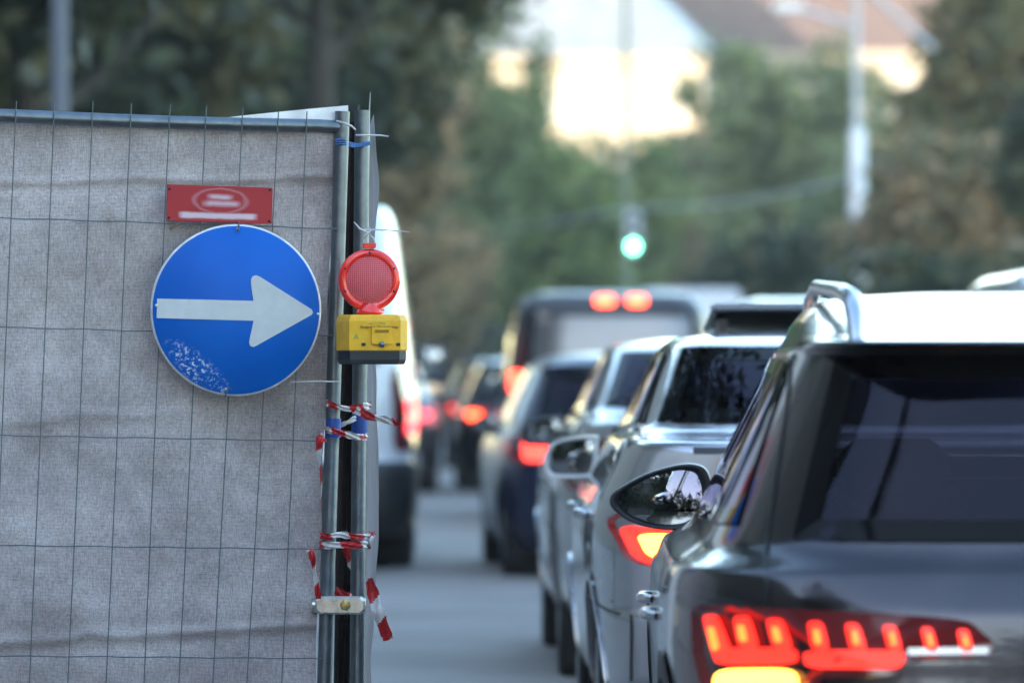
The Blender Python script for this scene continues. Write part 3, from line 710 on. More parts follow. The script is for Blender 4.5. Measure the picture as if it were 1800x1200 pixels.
carB = car('silver_car', LB, 'silver car with a tilted open black roof panel, second in the queue', KB, silver, 0, rear_win=rwB, side_wins=swB, wheels=(.95, 3.75), wr=.34,
    lamps=[(lampB, M['lens_red'], [([(.83, .915), (.78, .81), (.66, .775), (.61, .78), (.62, .91)], M['led']), ([(.765, .89), (.735, .825), (.66, .80), (.54, .81), (.56, .89)], M['led_hot'])])], extra=extraB, mirror=(2.62, 1.105, .84, 1.045, .155, (silver, M['plate'], .02, .0), 'box'), plate=.72, seams=seamB)
# C: another silver car, lamps unlit
KC = [(a, b, c_, d*.98, e) for a, b, c_, d, e in KB]
carC = car('silver_car', (1.44, 25.4, 0), 'pale silver car with unlit dark red lamps, third in the queue, mostly hidden', KC, paint('pale_silver_paint', (.5, .5, .5), .6, .25), R(.5), 1, rear_win=rwB and [(-.67, 1.25), (.67, 1.25), (.57, 1.505), (-.57, 1.505)], side_wins=swB, wheels=(.95, 3.75),
    lamps=[([(.86, 1.10), (.84, .88), (.70, .86), (.52, .90), (.52, 1.0), (.70, 1.12)], M['lens_dark'], [])], mirror=(2.65, 1.12, .80, 1.0, .14, (M['dark'], M['dark'], .02, .0), 'box'), plate=.72)
# D: navy hatchback
KH = [(.20, .10, 4.0, .80, 6), (.34, .02, 4.12, .87, 6), (.55, .0, 4.15, .89, 6), (.80, .03, 4.13, .89, 6), (.93, .06, 3.95, .87, 6), (1.0, .09, 3.2, .83, 5.5), (1.2, .22, 2.8, .74, 5), (1.40, .36, 2.45, .65, 5), (1.44, .30, 2.3, .63, 5), (1.50, .5, 2.1, .52, 4.5), (1.53, 1.0, 1.7, .3, 4)]
swH = [[(.75, 1.02), (1.7, 1.02), (1.7, 1.39), (.95, 1.38)], [(1.77, 1.02), (2.85, 1.0), (2.45, 1.38), (1.77, 1.39)]]
rwH = [(-.66, 1.03), (.66, 1.03), (.57, 1.385), (-.57, 1.385)]
lampH = [([(.84, .97), (.82, .82), (.74, .78), (.50, .80), (.52, .96)], M['lens_red'], [([(.74, .945), (.74, .80), (.53, .81), (.60, .92)], M['lamp_red'])])]
car('hatchback', (1.33, 38, 0), 'navy blue hatchback with a lit red lamp, fourth in the queue', KH, simple('navy_paint', (.008, .012, .045), .3, 0, .25), R(2.4), 1, rear_win=rwH, side_wins=swH, wheels=(.75, 3.3), wr=.31, lamps=lampH,
    mirror=(2.35, 1.03, .80, .99, .13, (M['dark'], M['dark'], .02, .0), 'box'), plate=.5)
# E: black people carrier with two high brake lamps
KE = [(.24, .06, 4.8, .86, 7), (.36, .01, 4.92, .93, 8), (.6, 0, 4.95, .95, 8), (1.0, .01, 4.85, .955, 8), (1.12, .02, 4.4, .945, 8), (1.25, .03, 3.9, .93, 8), (1.85, .10, 3.4, .85, 8), (1.98, .13, 3.2, .82, 7), (2.07, .22, 3.0, .75, 6), (2.12, .6, 2.6, .6, 5)]
def extraE(t, B):
    for x in (-.07, .22):
        pl = round_poly([(x-.085, 1.985), (x+.085, 1.985), (x+.085, 2.055), (x-.085, 2.055)], .3); m_ = MB(); strip_poly(m_, B.rear, pl, .0, .02); m_.build('high_brake_lamp', M['lamp_hot'], t)
    MB().grid(lambda u, v: B.rear(-.004+.008*u, .5+1.4*v, .004), 1, 10).build('door_gap', M['dark'], t)
KE = [(a, b, c_, d*1.045, e) for a, b, c_, d, e in KE]
M['glass_sky'] = simple('reflective_rear_glass', (.16, .155, .165), .12, .55)
car('van', (1.585, 51.5, 0), 'dark people carrier van with two high brake lamps lit, behind the navy car', KE, simple('black_van_paint', (.035, .034, .038), .4, 0, .2), 0, 1, rear_win=[(-.80, 1.28), (.80, 1.28), (.74, 1.93), (-.74, 1.93)], glass='glass_sky',
    side_wins=[[(.5, 1.28), (1.9, 1.28), (1.9, 1.8), (.55, 1.8)], [(2.0, 1.28), (3.7, 1.28), (3.3, 1.78), (2.0, 1.8)]], wheels=(.95, 3.95), wr=.34,
    lamps=[([(.93, 1.75), (.93, 1.14), (.80, 1.12), (.79, 1.75)], M['lens_dark'], [([(.915, 1.38), (.915, 1.20), (.81, 1.20), (.81, 1.38)], M['lamp_deep'])])], extra=extraE, mirror=(3.6, 1.25, .95, 1.15, .22, (M['dark'], M['dark'], .02, .0), 'box'), cat='van', plate=.85)
# the white van in the left lane
KV = [(.25, .08, 5.4, .90, 8), (.40, .0, 5.5, .96, 9), (.72, .0, 5.5, .98, 9), (.80, .04, 5.45, .975, 9), (1.15, .05, 5.2, .985, 9), (1.3, .06, 4.6, .975, 9), (2.1, .12, 4.1, .88, 9), (2.42, .17, 3.9, .835, 8), (2.55, .26, 3.6, .77, 7), (2.61, .7, 3.2, .6, 6)]
def extraV(t, B):
    MB().grid(lambda u, v: B.pt(B.t_of_z(.26)+(B.t_of_z(.76)-B.t_of_z(.26))*v, -1.45+2.9*u, .02), 30, 6).build('bumper', M['black_pl'], t)
    MB().grid(lambda u, v: B.rear(.52+.16*u, .66+.09*v, .035), 3, 2).build('reflector', M['plate'], t)
    for x in (-.82, .79): MB().grid(lambda u, v: B.rear(x+.03*u, 2.24+.05*v, .008), 3, 2).build('marker_lamp', M['lamp_pink'], t)
    MB().grid(lambda u, v: B.rear(-.005+.01*u, .8+1.6*v, .004), 1, 10).build('door_gap', M['dark'], t)
car('van', (-1.13, 39.6, 0), 'tall white panel van in the left lane, half hidden by the fence', KV, paint('white_van_paint', (.62, .66, .70), 0, .3), 0, 1, rear_win=[(-.72, 1.45), (.72, 1.45), (.66, 2.1), (-.66, 2.1)], glass='glass',
    wheels=(1.0, 4.4), wr=.36, lamps=[([(.97, 1.45), (.965, .86), (.82, .84), (.80, 1.42)], M['lens_dark'], [([(.955, 1.20), (.955, 1.10), (.895, 1.10), (.895, 1.20)], M['lamp_pink']), ([(.965, 1.06), (.965, .96), (.90, .96), (.90, 1.06)], M['lamp_pink'])])],
    extra=extraV, mirror=(4.3, 1.45, 1.0, 1.22, .3, (M['dark'], M['dark'], .02, .0), 'box'), cat='van', plate=.6, group='vans in the street')
# farther cars
def far_car(x, y, label, col, rz=0, lampm='lamp_hot', xs=1.0):
    l = [([(.84, .97), (.82, .82), (.74, .78), (.50, .80), (.52, .96)], M['lens_red'], [([(.78, .92), (.77, .84), (.62, .83), (.63, .91)], M[lampm])])]
    return car('hatchback', (x, y, 0), label, KH, paint('far_paint', col, .5, .3), rz, 0, rear_win=rwH, side_wins=swH, wheels=(.75, 3.3), wr=.31, lamps=l, seats=False, mirror=(2.35, 1.03, .80, .99, .13, (M['dark'], M['dark'], .02, .0), 'box'), plate=.5)
far_car(1.12, 64, 'dark car with one bright red lamp showing left of the dark van', (.02, .022, .028), R(1))
far_car(-.86, 63, 'dark car with red lamps in the left lane, beyond the white van', (.03, .025, .03), 0, 'lamp_pink')
far_car(.95, 78, 'dark car further up the right lane, beside the far lamp', (.03, .03, .035), 0, 'lamp_red')
far_car(-1.0, 80, 'grey car far up the left lane', (.12, .12, .13), 0, 'lamp_red')
far_car(1.3, 92, 'pale car almost lost in the distance of the right lane', (.4, .4, .42), 0, 'lamp_red')
KW = KV
def white_van(x, y, label, s=1.0, sz=.77):
    return car('van', (x, y, 0), label, [(a*sz, b, c_, d, e) for a, b, c_, d, e in KV], paint('parked_white_paint', (.72, .72, .72), 0, .3), 0, 1, rear_win=[(-.72, 1.25), (.72, 1.25), (.68, 1.6), (-.68, 1.6)], wheels=(1.0, 4.4), wr=.34,
        lamps=[([(.97, 1.2), (.965, .8), (.85, .8), (.84, 1.2)], M['lens_dark'], [])], cat='van', group='vans in the street', plate=.5, mirror=(4.3, 1.3, 1.0, 1.2, .24, (M['dark'], M['dark'], .02, .0), 'box'))
white_van(3.93, 30, 'white van whose roof corner shows above the grey car at the right edge', sz=.765)
white_van(3.98, 60, 'white van just right of the dark people carrier', sz=.82)
def lorry(x, y, label):
    t = thing('box_lorry', (x, y, 0), label, 'lorry')
    MB().box((0, 2.2, 1.95), (2.1, 4.2, 2.3), bev=.06).build('cargo_box', simple('lorry_white', (.65, .7, .78), .5), t)
    MB().box((0, 5.1, 1.35), (1.9, 1.4, 1.7), bev=.15).build('cab', M['plate'], t)
    MB().box((0, 2.8, .62), (.9, 5.4, .25)).build('chassis', M['dark'], t)
    MB().box((0, .02, .55), (2.0, .1, .16)).build('bumper', M['dark'], t)
    for yy in (1.2, 5.0):
        for sg in (-1, 1):
            MB().lathe([(.2, 0), (.4, 0), (.42, -.04), (.42, -.2), (0, -.2)], (sg*.98, yy, .42), (sg, 0, 0), 24).build('wheel', M['rubber'], t)
    for sg in (-1, 1): MB().box((sg*.8, -.04, .62), (.25, .04, .1)).build('tail_lamp', M['lens_red'], t)
lorry(5.6, 125, 'white box lorry far away behind the roof of the dark van')

# ------------------------------------------------------------------ fence, cloth, signs
def DF(x): return 15.7*(1+.018*(x-300)/585)
def PF(x, y, off=0.0): return P(x, y, DF(x)-off)
fx = lambda xt, y: xt   # helper kept simple
org = P(300, 1200, DF(300)); org.z = 0
f = thing('mesh_fence', org, 'galvanised site fence panel with thin wire mesh carrying the blue arrow sign', 'fence', 'site fence panels')
top_y = lambda x: 203 + (x-0)*.0335 + max(0, 60-abs(x-330))*0
pts = [PF(x, 203+19*(x/590) + (2.5*math.sin(x/590*math.pi)), .0) for x in range(-1300, 604, 60)] + [PF(600, 224)]
MB().tube(pts, .0185, 14).build('top_rail', M['galv'], f, world=True)
def pole(xt, yt, xb, yb, D, r=.021):
    a, b = P(xt, yt, D), P(xb, yb, D); d = (b-a).normalized(); L = (a.z-.03)/(-d.z)
    return [a, a+d*L*.5, a+d*L], r
p1, r1 = pole(602, 196, 570, 1200, DF(600)); mb = MB().tube(p1, .0205, 18); mb.build('end_post', M['galv'], f, world=True)
wb = p1[2]
mb = MB().tube([PF(-1270, 170), PF(-1300, 1400)], .0205, 14); mb.build('end_post', M['galv'], f, world=True)
# wires: verticals lean like the post
wr_ = MB(); WR = .0017
xt_ = [28-67.5*k for k in range(1, 19)][::-1] + [28, 95, 163, 231, 299, 363, 427, 490, 540]
xb_ = [53-67-67*k for k in range(1, 19)][::-1] + [-14, 53, 120, 186, 252, 314, 375, 435, 496]
tips = {28: 178, 95: 180, 163: 178, 231: 182, 299: 184, 363: 187, 427: 190, 490: 195, 540: 196}
for a, b in zip(xt_, xb_):
    y0 = tips.get(a, 178); n_ = 8; pl = []
    for i in range(n_+1):
        u = i/n_; y = y0+(1390-y0)*u; x = a+(b-a)*(y-190)/1010 + 1.6*math.sin(u*5+a)*(.3+u*.5); pl.append(PF(x, y, .021))
    wr_.tube(pl, WR, 6)
for (ya, yb) in ((383, 402), (575, 590), (765, 775), (958, 965), (1152, 1157), (1345, 1350)):
    for dy in (0,):
        pl = [PF(x, ya+(yb-ya)*x/585+dy + .8*math.sin(x*.05+ya), .0195) for x in range(-1290, 560, 36)]; xe = 598-(ya-190)*.032; pl.append(PF(xe, yb+dy, .0195)); wr_.tube(pl, WR, 6)
wr_.build('wire_mesh', M['wire'], f, world=True)
# concrete foot
def foot(x, y, name_label):
    t = MB().box((x, y, .065), (.24, .68, .13), bev=.03)
    return solo(t, 'fence_foot', simple('foot_concrete', (.2, .2, .19), .9, var=.2), name_label, 'fence foot', 'fence feet')
foot(wb.x+.03, wb.y+.05, 'concrete block under the two steel poles at the fence corner')
# second panel, running away along the road
p2, r2 = pole(637, 194, 628, 1200, 15.95)
b2 = p2[2]
f2 = thing('mesh_fence', (b2.x, b2.y, 0), 'site fence panel seen edge-on running away from the second pole along the road', 'fence', 'site fence panels')
MB().tube(p2, .0215, 18).build('end_post', M['galv'], f2, world=True)
a2 = p2[0]; Lp = 3.45
MB().tube([a2+Vector((0, 0, -.03)), Vector((b2.x-.075, b2.y+Lp, a2.z-.03))], .0185, 12).build('top_rail', M['galv'], f2, world=True)
MB().tube([Vector((b2.x-.075, b2.y+Lp, a2.z)), Vector((b2.x-.075, b2.y+Lp, .03))], .0205, 12).build('end_post', M['galv'], f2, world=True)
mb = MB()
for k in range(1, 34): mb.tube([Vector((b2.x-.0022*k+.01, b2.y+k*.1, .12)), Vector((b2.x-.0022*k+.01, b2.y+k*.1, a2.z+.02))], .002, 4)
for k in range(6): mb.tube([Vector((b2.x+.012, b2.y, .35+k*.3)), Vector((b2.x-.065, b2.y+Lp, .35+k*.3))], .002, 4)
mb.build('wire_mesh', M['wire'], f2, world=True)

def cloth_mat(name, ca_, cb_, weave=.5):
    m, t, b = mat(name); tc = nd(t, 'ShaderNodeTexCoord')
    n = nd(t, 'ShaderNodeTexNoise', i_Scale=3.2, i_Detail=7.0, i_Roughness=.6); t.links.new(tc.outputs['Object'], n.inputs[0])
    r = nd(t, 'ShaderNodeValToRGB'); r.color_ramp.elements[0].position = .36; r.color_ramp.elements[0].color = rgb(ca_); r.color_ramp.elements[1].position = .64; r.color_ramp.elements[1].color = rgb(cb_)
    t.links.new(n.outputs[0], r.inputs[0])
    # streaky knit: noise stretched along the thread directions
    mp = nd(t, 'ShaderNodeMapping'); mp.inputs['Scale'].default_value = (80, 80, 640); t.links.new(tc.outputs['Object'], mp.inputs[0])
    n2 = nd(t, 'ShaderNodeTexNoise', i_Scale=1.0, i_Detail=2.0); t.links.new(mp.outputs[0], n2.inputs[0])
    mp3 = nd(t, 'ShaderNodeMapping'); mp3.inputs['Scale'].default_value = (380, 380, 50); t.links.new(tc.outputs['Object'], mp3.inputs[0])
    n3 = nd(t, 'ShaderNodeTexNoise', i_Scale=1.0, i_Detail=2.0); t.links.new(mp3.outputs[0], n3.inputs[0])
    wv = nd(t, 'ShaderNodeTexWave', wave_type='BANDS', bands_direction='Z', i_Scale=84.0, i_Distortion=.8, i_Detail=1.0); wv.inputs['Detail Scale'].default_value = 2.0
    t.links.new(tc.outputs['Object'], wv.inputs[0])
    s1 = nd(t, 'ShaderNodeMath', operation='ADD'); t.links.new(n2.outputs[0], s1.inputs[0]); t.links.new(n3.outputs[0], s1.inputs[1])
    s2 = nd(t, 'ShaderNodeMath', operation='MULTIPLY_ADD', n1=.38); t.links.new(wv.outputs['Color'], s2.inputs[0]); t.links.new(s1.outputs[0], s2.inputs[2])
    mr = nd(t, 'ShaderNodeMapRange', n1=.75, n2=1.7, n3=1-weave, n4=1+weave); t.links.new(s2.outputs[0], mr.inputs[0])
    vm = nd(t, 'ShaderNodeVectorMath', operation='SCALE'); t.links.new(r.outputs[0], vm.inputs[0]); t.links.new(mr.outputs[0], vm.inputs['Scale'])
    t.links.new(vm.outputs[0], b.inputs['Base Color']); b.inputs['Roughness'].default_value = .9; b.inputs['Specular IOR Level'].default_value = .2
    bp = nd(t, 'ShaderNodeBump', i_Strength=.25, i_Distance=.002); t.links.new(s2.outputs[0], bp.inputs['Height']); t.links.new(bp.outputs[0], b.inputs['Normal'])
    tl = nd(t, 'ShaderNodeBsdfTranslucent'); t.links.new(vm.outputs[0], tl.inputs[0]); mx = nd(t, 'ShaderNodeMixShader', n0=.12)
    o = t.nodes['Material Output']; t.links.new(b.outputs[0], mx.inputs[1]); t.links.new(tl.outputs[0], mx.inputs[2]); t.links.new(mx.outputs[0], o.inputs[0])
    return m
M['cloth'] = cloth_mat('privacy_cloth', (.37, .315, .308), (.55, .49, .48))
M['cloth_pale'] = cloth_mat('pale_cloth', (.52, .47, .47), (.64, .60, .60), .2)
M['cloth_skylit_edge'] = simple('cloth_skylit_edge', (.80, .79, .77), .7, var=.08, vscale=20)  # sky light on the upturned top edge, put into the cloth colour
M['cloth_dark'] = cloth_mat('dark_netting', (.03, .022, .02), (.06, .045, .042), .5)
def ridge(y, y0, wd): return math.exp(-((y-y0)/wd)**2)
def clothf(u, v):
    # u: left to right, v: top to bottom
    xr0 = -1290
    yt = 206 if u < .83 else 206
    X = xr0 + (586-xr0)*u
    ytop = 210+19*(X/590) if X < 290 else (219 + (185-219)*min(1, (X-290)/300)**.8)
    y = ytop + (1392-ytop)*v
    xe = 612 if y < 214 else max(556, 612-(y-214)*1.6) if y < 228 else 588-(y-228)*.0335 + 2.5*math.sin(y*.021)
    x = xr0 + (xe-xr0)*u
    n = smooth_noise(x*.010, y*.006, 1)*.014 + smooth_noise(x*.026, y*.022, 2)*.009 + smooth_noise(x*.05+y*.03, y*.05, 3)*.0035
    # horizontal creases and seams
    n += .008*ridge(y, 318-.01*x+4*math.sin(x*.02), 7) - .006*ridge(y, 332-.01*x, 10)
    if x < 330: n += .006*ridge(y, 742-.07*x+5*math.sin(x*.03), 9)
    n += .009*ridge(y, 1130-.06*x-8*ridge(x, 160, 30), 8) - .007*ridge(y, 1146-.06*x, 14) + .005*ridge(y, 1060+.05*x, 30)
    n += .007*ridge(y-.9*(x-430)*.6, 300, 14)*max(0, min(1, (x-380)/150))*max(0, 1-(y-180)/300)
    n += .012*max(0, (x-520)/60)*ridge(y, 260, 50) + .008*math.sin(y*.012)*max(0, (x-450)/120)
    # gathered at the ties
    return PF(x, y, -.026+n)
cl = MB().grid(clothf, 260, 240)
for k_, f_ in enumerate(cl.f):
    i_, j_ = divmod(k_, 240)
    X_ = -1290+1880*((i_+.5)/260); yt_ = 219 + (185-219)*min(1, max(0, (X_-290)/300))**.8
    if X_ > 290 and yt_ + (1392-yt_)*((j_+.5)/240) < 213+.03*X_: cl.m[k_] = 1
solo(cl, 'privacy_cloth', [M['cloth'], M['cloth_skylit_edge']], 'worn grey privacy cloth stretched behind the wire mesh of the fence', 'cloth', 'privacy cloths on the fence')
def cloth2(u, v):
    z = a2.z - .01 - (a2.z-.25)*v; y = b2.y + .02 + (Lp-.05)*u; yy = 200+1000*v
    bul = .010 + .024*min(1, v*1.7) + .007*math.sin(v*13+1) * (.4+v) + .006*smooth_noise(v*14, u*3, 5) + .016*ridge(v, .1, .05) - .008*ridge(v, .82, .06)
    return Vector((b2.x + (a2.x-b2.x)*(z/a2.z) + .018 - .08*u + bul*(1-.4*u), y, z))
c2 = solo(MB().grid(cloth2, 40, 120), 'privacy_cloth', M['cloth_pale'], 'pale cloth strip hanging on the edge-on fence panel along the road', 'cloth', 'privacy cloths on the fence')
dk = MB().grid(lambda u, v: P(603-14*v+26*u + (3+8*v)*(u-.5) + 2*math.sin(v*20)*u, 214+1180*v, 16.12+.02*math.sin(u*9+v*4)), 14, 60)
solo(dk, 'dark_netting', M['cloth_dark'], 'dark brown netting bunched in the gap between the two steel poles', 'netting')
# coupler clamp
ck = thing('pole_clamp', P(598, 1064, DF(600)-.0), 'bright zinc clamp joining the two steel poles near the bottom', 'clamp')
off = ck.location
mb = MB(); 
for dz in (0,):
    mb.box(P(598, 1063, DF(600)-.035)-off, (.138, .022, .050), bev=.010)
    mb.box(P(598, 1063, DF(600)+.04)-off+Vector((0, 0, 0)), (.138, .010, .040), bev=.004)
for xx in (565, 625): mb.lathe([(.022, -.021), (.028, -.019), (.028, .019), (.022, .021)], P(xx, 1063, DF(600)+(.0 if xx < 600 else .02))-off, (0, 0, 1), 20)
mb.tube([P(549, 1062, DF(600)-.02)-off, P(556, 1062, DF(600)-.02)-off], .013, 10)
mb.build('clamp_bar', M['galv_bright'], ck)
MB().lathe([(0, -.016), (.011, -.015), (.012, -.004), (.016, -.003), (.016, 0)], P(607, 1063, DF(600)-.047)-off, (0, 1, 0), 6, smooth=False).build('bolt', simple('rusty_bolt', (.42, .33, .15), .4, .9), ck)
# ---- blue arrow sign
sc = PF(415, 545, .075)
sg_ = thing('arrow_sign', sc, 'round blue sign with a white arrow pointing right, tied to the fence', 'sign')
nrm = Vector((0, -1, 0)); ang = math.atan2(.28, .92)
sg_.rotation_euler = (0, R(1.2), ang*.55)
PX = 1/637.0
def SP(x, y, off=0): return Vector(((x-415)*PX*1.0, -off, -(y-545)*PX))
RS = 151*PX
MB().lathe([(0, .0), (RS-.004, 0), (RS, .002), (RS, .010), (RS-.004, .010), (RS-.005, .003), (0, .003)], (0, 0, 0), (0, 1, 0), 96).build('back_plate', M['rim'], sg_)
m, t_, b_ = mat('blue_reflective_film'); tc = nd(t_, 'ShaderNodeTexCoord')
n1 = nd(t_, 'ShaderNodeTexNoise', i_Scale=5.0, i_Detail=6.0); t_.links.new(tc.outputs['Object'], n1.inputs[0])
rr = nd(t_, 'ShaderNodeValToRGB'); rr.color_ramp.elements[0].position = .3; rr.color_ramp.elements[0].color = (.0015, .10, .47, 1); rr.color_ramp.elements[1].position = .7; rr.color_ramp.elements[1].color = (.002, .125, .55, 1)
t_.links.new(n1.outputs[0], rr.inputs[0])
# retro-reflective honeycomb; low on the left a sparkle of glare is painted into the cells
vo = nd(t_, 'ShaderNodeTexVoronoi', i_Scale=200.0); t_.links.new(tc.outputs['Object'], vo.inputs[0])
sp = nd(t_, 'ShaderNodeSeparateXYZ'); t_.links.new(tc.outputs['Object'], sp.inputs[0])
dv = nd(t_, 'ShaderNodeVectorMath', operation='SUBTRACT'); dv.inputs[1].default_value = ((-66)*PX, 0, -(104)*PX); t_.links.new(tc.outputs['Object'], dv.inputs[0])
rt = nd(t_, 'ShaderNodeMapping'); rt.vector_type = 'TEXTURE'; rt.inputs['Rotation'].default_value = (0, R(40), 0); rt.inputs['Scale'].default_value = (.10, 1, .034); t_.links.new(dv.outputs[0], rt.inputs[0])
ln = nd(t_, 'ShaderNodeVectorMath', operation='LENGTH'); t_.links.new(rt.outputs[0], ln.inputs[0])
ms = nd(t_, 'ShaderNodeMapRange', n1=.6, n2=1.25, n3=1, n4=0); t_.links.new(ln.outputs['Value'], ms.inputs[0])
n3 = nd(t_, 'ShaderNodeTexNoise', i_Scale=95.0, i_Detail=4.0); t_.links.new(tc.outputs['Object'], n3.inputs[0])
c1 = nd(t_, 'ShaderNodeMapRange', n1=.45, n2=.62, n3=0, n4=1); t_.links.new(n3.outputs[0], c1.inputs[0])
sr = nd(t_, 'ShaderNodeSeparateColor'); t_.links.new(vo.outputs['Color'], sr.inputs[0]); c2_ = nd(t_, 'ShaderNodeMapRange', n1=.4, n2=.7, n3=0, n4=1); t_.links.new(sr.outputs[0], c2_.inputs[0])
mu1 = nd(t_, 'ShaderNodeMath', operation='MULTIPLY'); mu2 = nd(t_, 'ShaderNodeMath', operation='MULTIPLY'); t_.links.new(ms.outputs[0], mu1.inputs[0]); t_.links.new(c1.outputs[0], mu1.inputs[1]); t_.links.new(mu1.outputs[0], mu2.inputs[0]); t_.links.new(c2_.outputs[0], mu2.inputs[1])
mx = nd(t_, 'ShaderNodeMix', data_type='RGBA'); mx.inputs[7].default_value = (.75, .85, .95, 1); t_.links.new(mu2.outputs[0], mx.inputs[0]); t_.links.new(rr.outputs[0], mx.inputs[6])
nds = nd(t_, 'ShaderNodeTexNoise', i_Scale=38.0, i_Detail=6.0, i_Roughness=.7); t_.links.new(tc.outputs['Object'], nds.inputs[0]); md = nd(t_, 'ShaderNodeMapRange', n1=.66, n2=.76, n3=0, n4=.3); t_.links.new(nds.outputs[0], md.inputs[0])
mx2 = nd(t_, 'ShaderNodeMix', data_type='RGBA'); mx2.inputs[7].default_value = (.16, .22, .30, 1); t_.links.new(md.outputs[0], mx2.inputs[0]); t_.links.new(mx.outputs[2], mx2.inputs[6])
t_.links.new(mx2.outputs[2], b_.inputs['Base Color']); b_.inputs['Roughness'].default_value = .45; b_.inputs['Specular IOR Level'].default_value = .22
bp = nd(t_, 'ShaderNodeBump', i_Strength=.12, i_Distance=.001); t_.links.new(vo.outputs['Distance'], bp.inputs['Height']); t_.links.new(bp.outputs[0], b_.inputs['Normal'])
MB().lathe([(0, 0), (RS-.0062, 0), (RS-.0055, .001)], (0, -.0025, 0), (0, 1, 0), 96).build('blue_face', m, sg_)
arrow = [(275, 528), (445, 528)] + [(440+1.5*math.sin(0), 498)] + [(440, 490), (443, 485), (449, 483), (455, 485)] + [(549, 541), (551, 546), (549, 550)] + [(453, 606), (447, 609), (441, 607), (439, 601), (440, 594)] + [(446, 563), (275, 562)]
cc = (440, 546); aa = [SP(x, y, .0045) for x, y in arrow]
av = MB(); nA = len(aa); av.add(aa + [SP(x, y, .0028) for x, y in arrow], [list(range(nA))[::-1]] + [[i, (i+1) % nA, (i+1) % nA+nA, i+nA] for i in range(nA)])
av.build('arrow', M['white_film'], sg_)
for x, y in ((415, 402), (400, 684), (560, 549), (274, 540)):
    MB().lathe([(0, -.004), (.0035, -.0035), (.0045, 0)], SP(x, y, .004), (0, 1, 0), 10).build('rivet', M['rim'], sg_)
# wire ties that hold the disc
tz = MB(); tz.tube([SP(414, 408, .008), SP(416, 398, .010), SP(416, 390, 0)], .0022, 5); tz.tube([SP(399, 697, .0), SP(400, 690, .010), SP(403, 680, .009)], .0022, 5)
tz.build('tie_wire', M['galv'], sg_)
# ---- red placard with its smudged print
pc_ = PF(386, 359, .032)
pl_ = thing('red_placard', pc_, 'small red placard with blurred white print above the blue sign', 'sign'); pl_.rotation_euler = (0, R(1.4), ang*.8)
m, t_, b_ = mat('red_placard_print'); tc = nd(t_, 'ShaderNodeTexCoord'); sp = nd(t_, 'ShaderNodeSeparateXYZ')
nw = nd(t_, 'ShaderNodeTexNoise', i_Scale=25.0, i_Detail=2.0); t_.links.new(tc.outputs['Object'], nw.inputs[0])
wv = nd(t_, 'ShaderNodeVectorMath', operation='MULTIPLY_ADD'); wv.inputs[1].default_value = (.02, 0, .006); t_.links.new(nw.outputs['Color'], wv.inputs[0]); t_.links.new(tc.outputs['Object'], wv.inputs[2]); t_.links.new(wv.outputs[0], sp.inputs[0])
def M2(op, a, b=None):
    n = nd(t_, 'ShaderNodeMath', operation=op)
    for i, q in enumerate((a, b)):
        if q is None: continue
        if isinstance(q, (int, float)): n.inputs[i].default_value = q
        else: t_.links.new(q, n.inputs[i])
    return n.outputs[0]
def barmask(cx_, cz_, hw, hh, soft, gain=1):
    ex = M2('SUBTRACT', 1.0, M2('DIVIDE', M2('SUBTRACT', M2('ABSOLUTE', M2('SUBTRACT', sp.outputs[0], cx_+.010)), hw-soft), soft*2))
    ez = M2('SUBTRACT', 1.0, M2('DIVIDE', M2('SUBTRACT', M2('ABSOLUTE', M2('SUBTRACT', sp.outputs[2], cz_+.003)), hh-soft*.4), soft*.8))
    ex = M2('MINIMUM', M2('MAXIMUM', ex, 0), 1); ez = M2('MINIMUM', M2('MAXIMUM', ez, 0), 1)
    return M2('MULTIPLY', M2('MULTIPLY', ex, ez), gain)
def ringmask(cz_, a, b_r, wd, gain):
    q = M2('SQRT', M2('ADD', M2('POWER', M2('DIVIDE', M2('ABSOLUTE', M2('SUBTRACT', sp.outputs[0], .012)), a), 2), M2('POWER', M2('DIVIDE', M2('ABSOLUTE', M2('SUBTRACT', sp.outputs[2], cz_)), b_r), 2)))
    return M2('MULTIPLY', M2('MAXIMUM', M2('SUBTRACT', 1.0, M2('DIVIDE', M2('ABSOLUTE', M2('SUBTRACT', q, 1.0)), wd)), 0), gain)
K_ = PX
mk = barmask(0, 12.5*K_, 20*K_, 4*K_, 7*K_, .8); mk = M2('MAXIMUM', mk, barmask(4*K_, 1*K_, 31*K_, 4*K_, 8*K_, .75)); mk = M2('MAXIMUM', mk, barmask(-3*K_, -20.5*K_, 67*K_, 5*K_, 5*K_, .95)); mk = M2('MAXIMUM', mk, ringmask(8*K_, 48*K_, 21*K_, .13, .25))
mx = nd(t_, 'ShaderNodeMix', data_type='RGBA'); mx.inputs[6].default_value = (.36, .004, .014, 1); mx.inputs[7].default_value = (.62, .50, .56, 1); t_.links.new(mk, mx.inputs[0]); t_.links.new(mx.outputs[2], b_.inputs['Base Color']); b_.inputs['Roughness'].default_value = .5
MB().box((0, 0, 0), (189*PX, .004, 64*PX), bev=.0015).build('plate', m, pl_)
for x, y in ((-90, 26), (90, 27), (90, -28), (-90, -24)): MB().lathe([(0, -.004), (.003, -.003), (.004, 0)], (x*PX, -.002, -y*PX), (0, 1, 0), 8).build('rivet', M['dark'], pl_)
solo(MB().box(P(308, 397, DF(300)-.02), (.035, .006, .008), Matrix.Rotation(R(-32), 3, 'Y'), bev=.001), 'wood_splinter', simple('splinter', (.16, .11, .07), .9), 'brown splinter of wood stuck under the red placard', 'splinter')
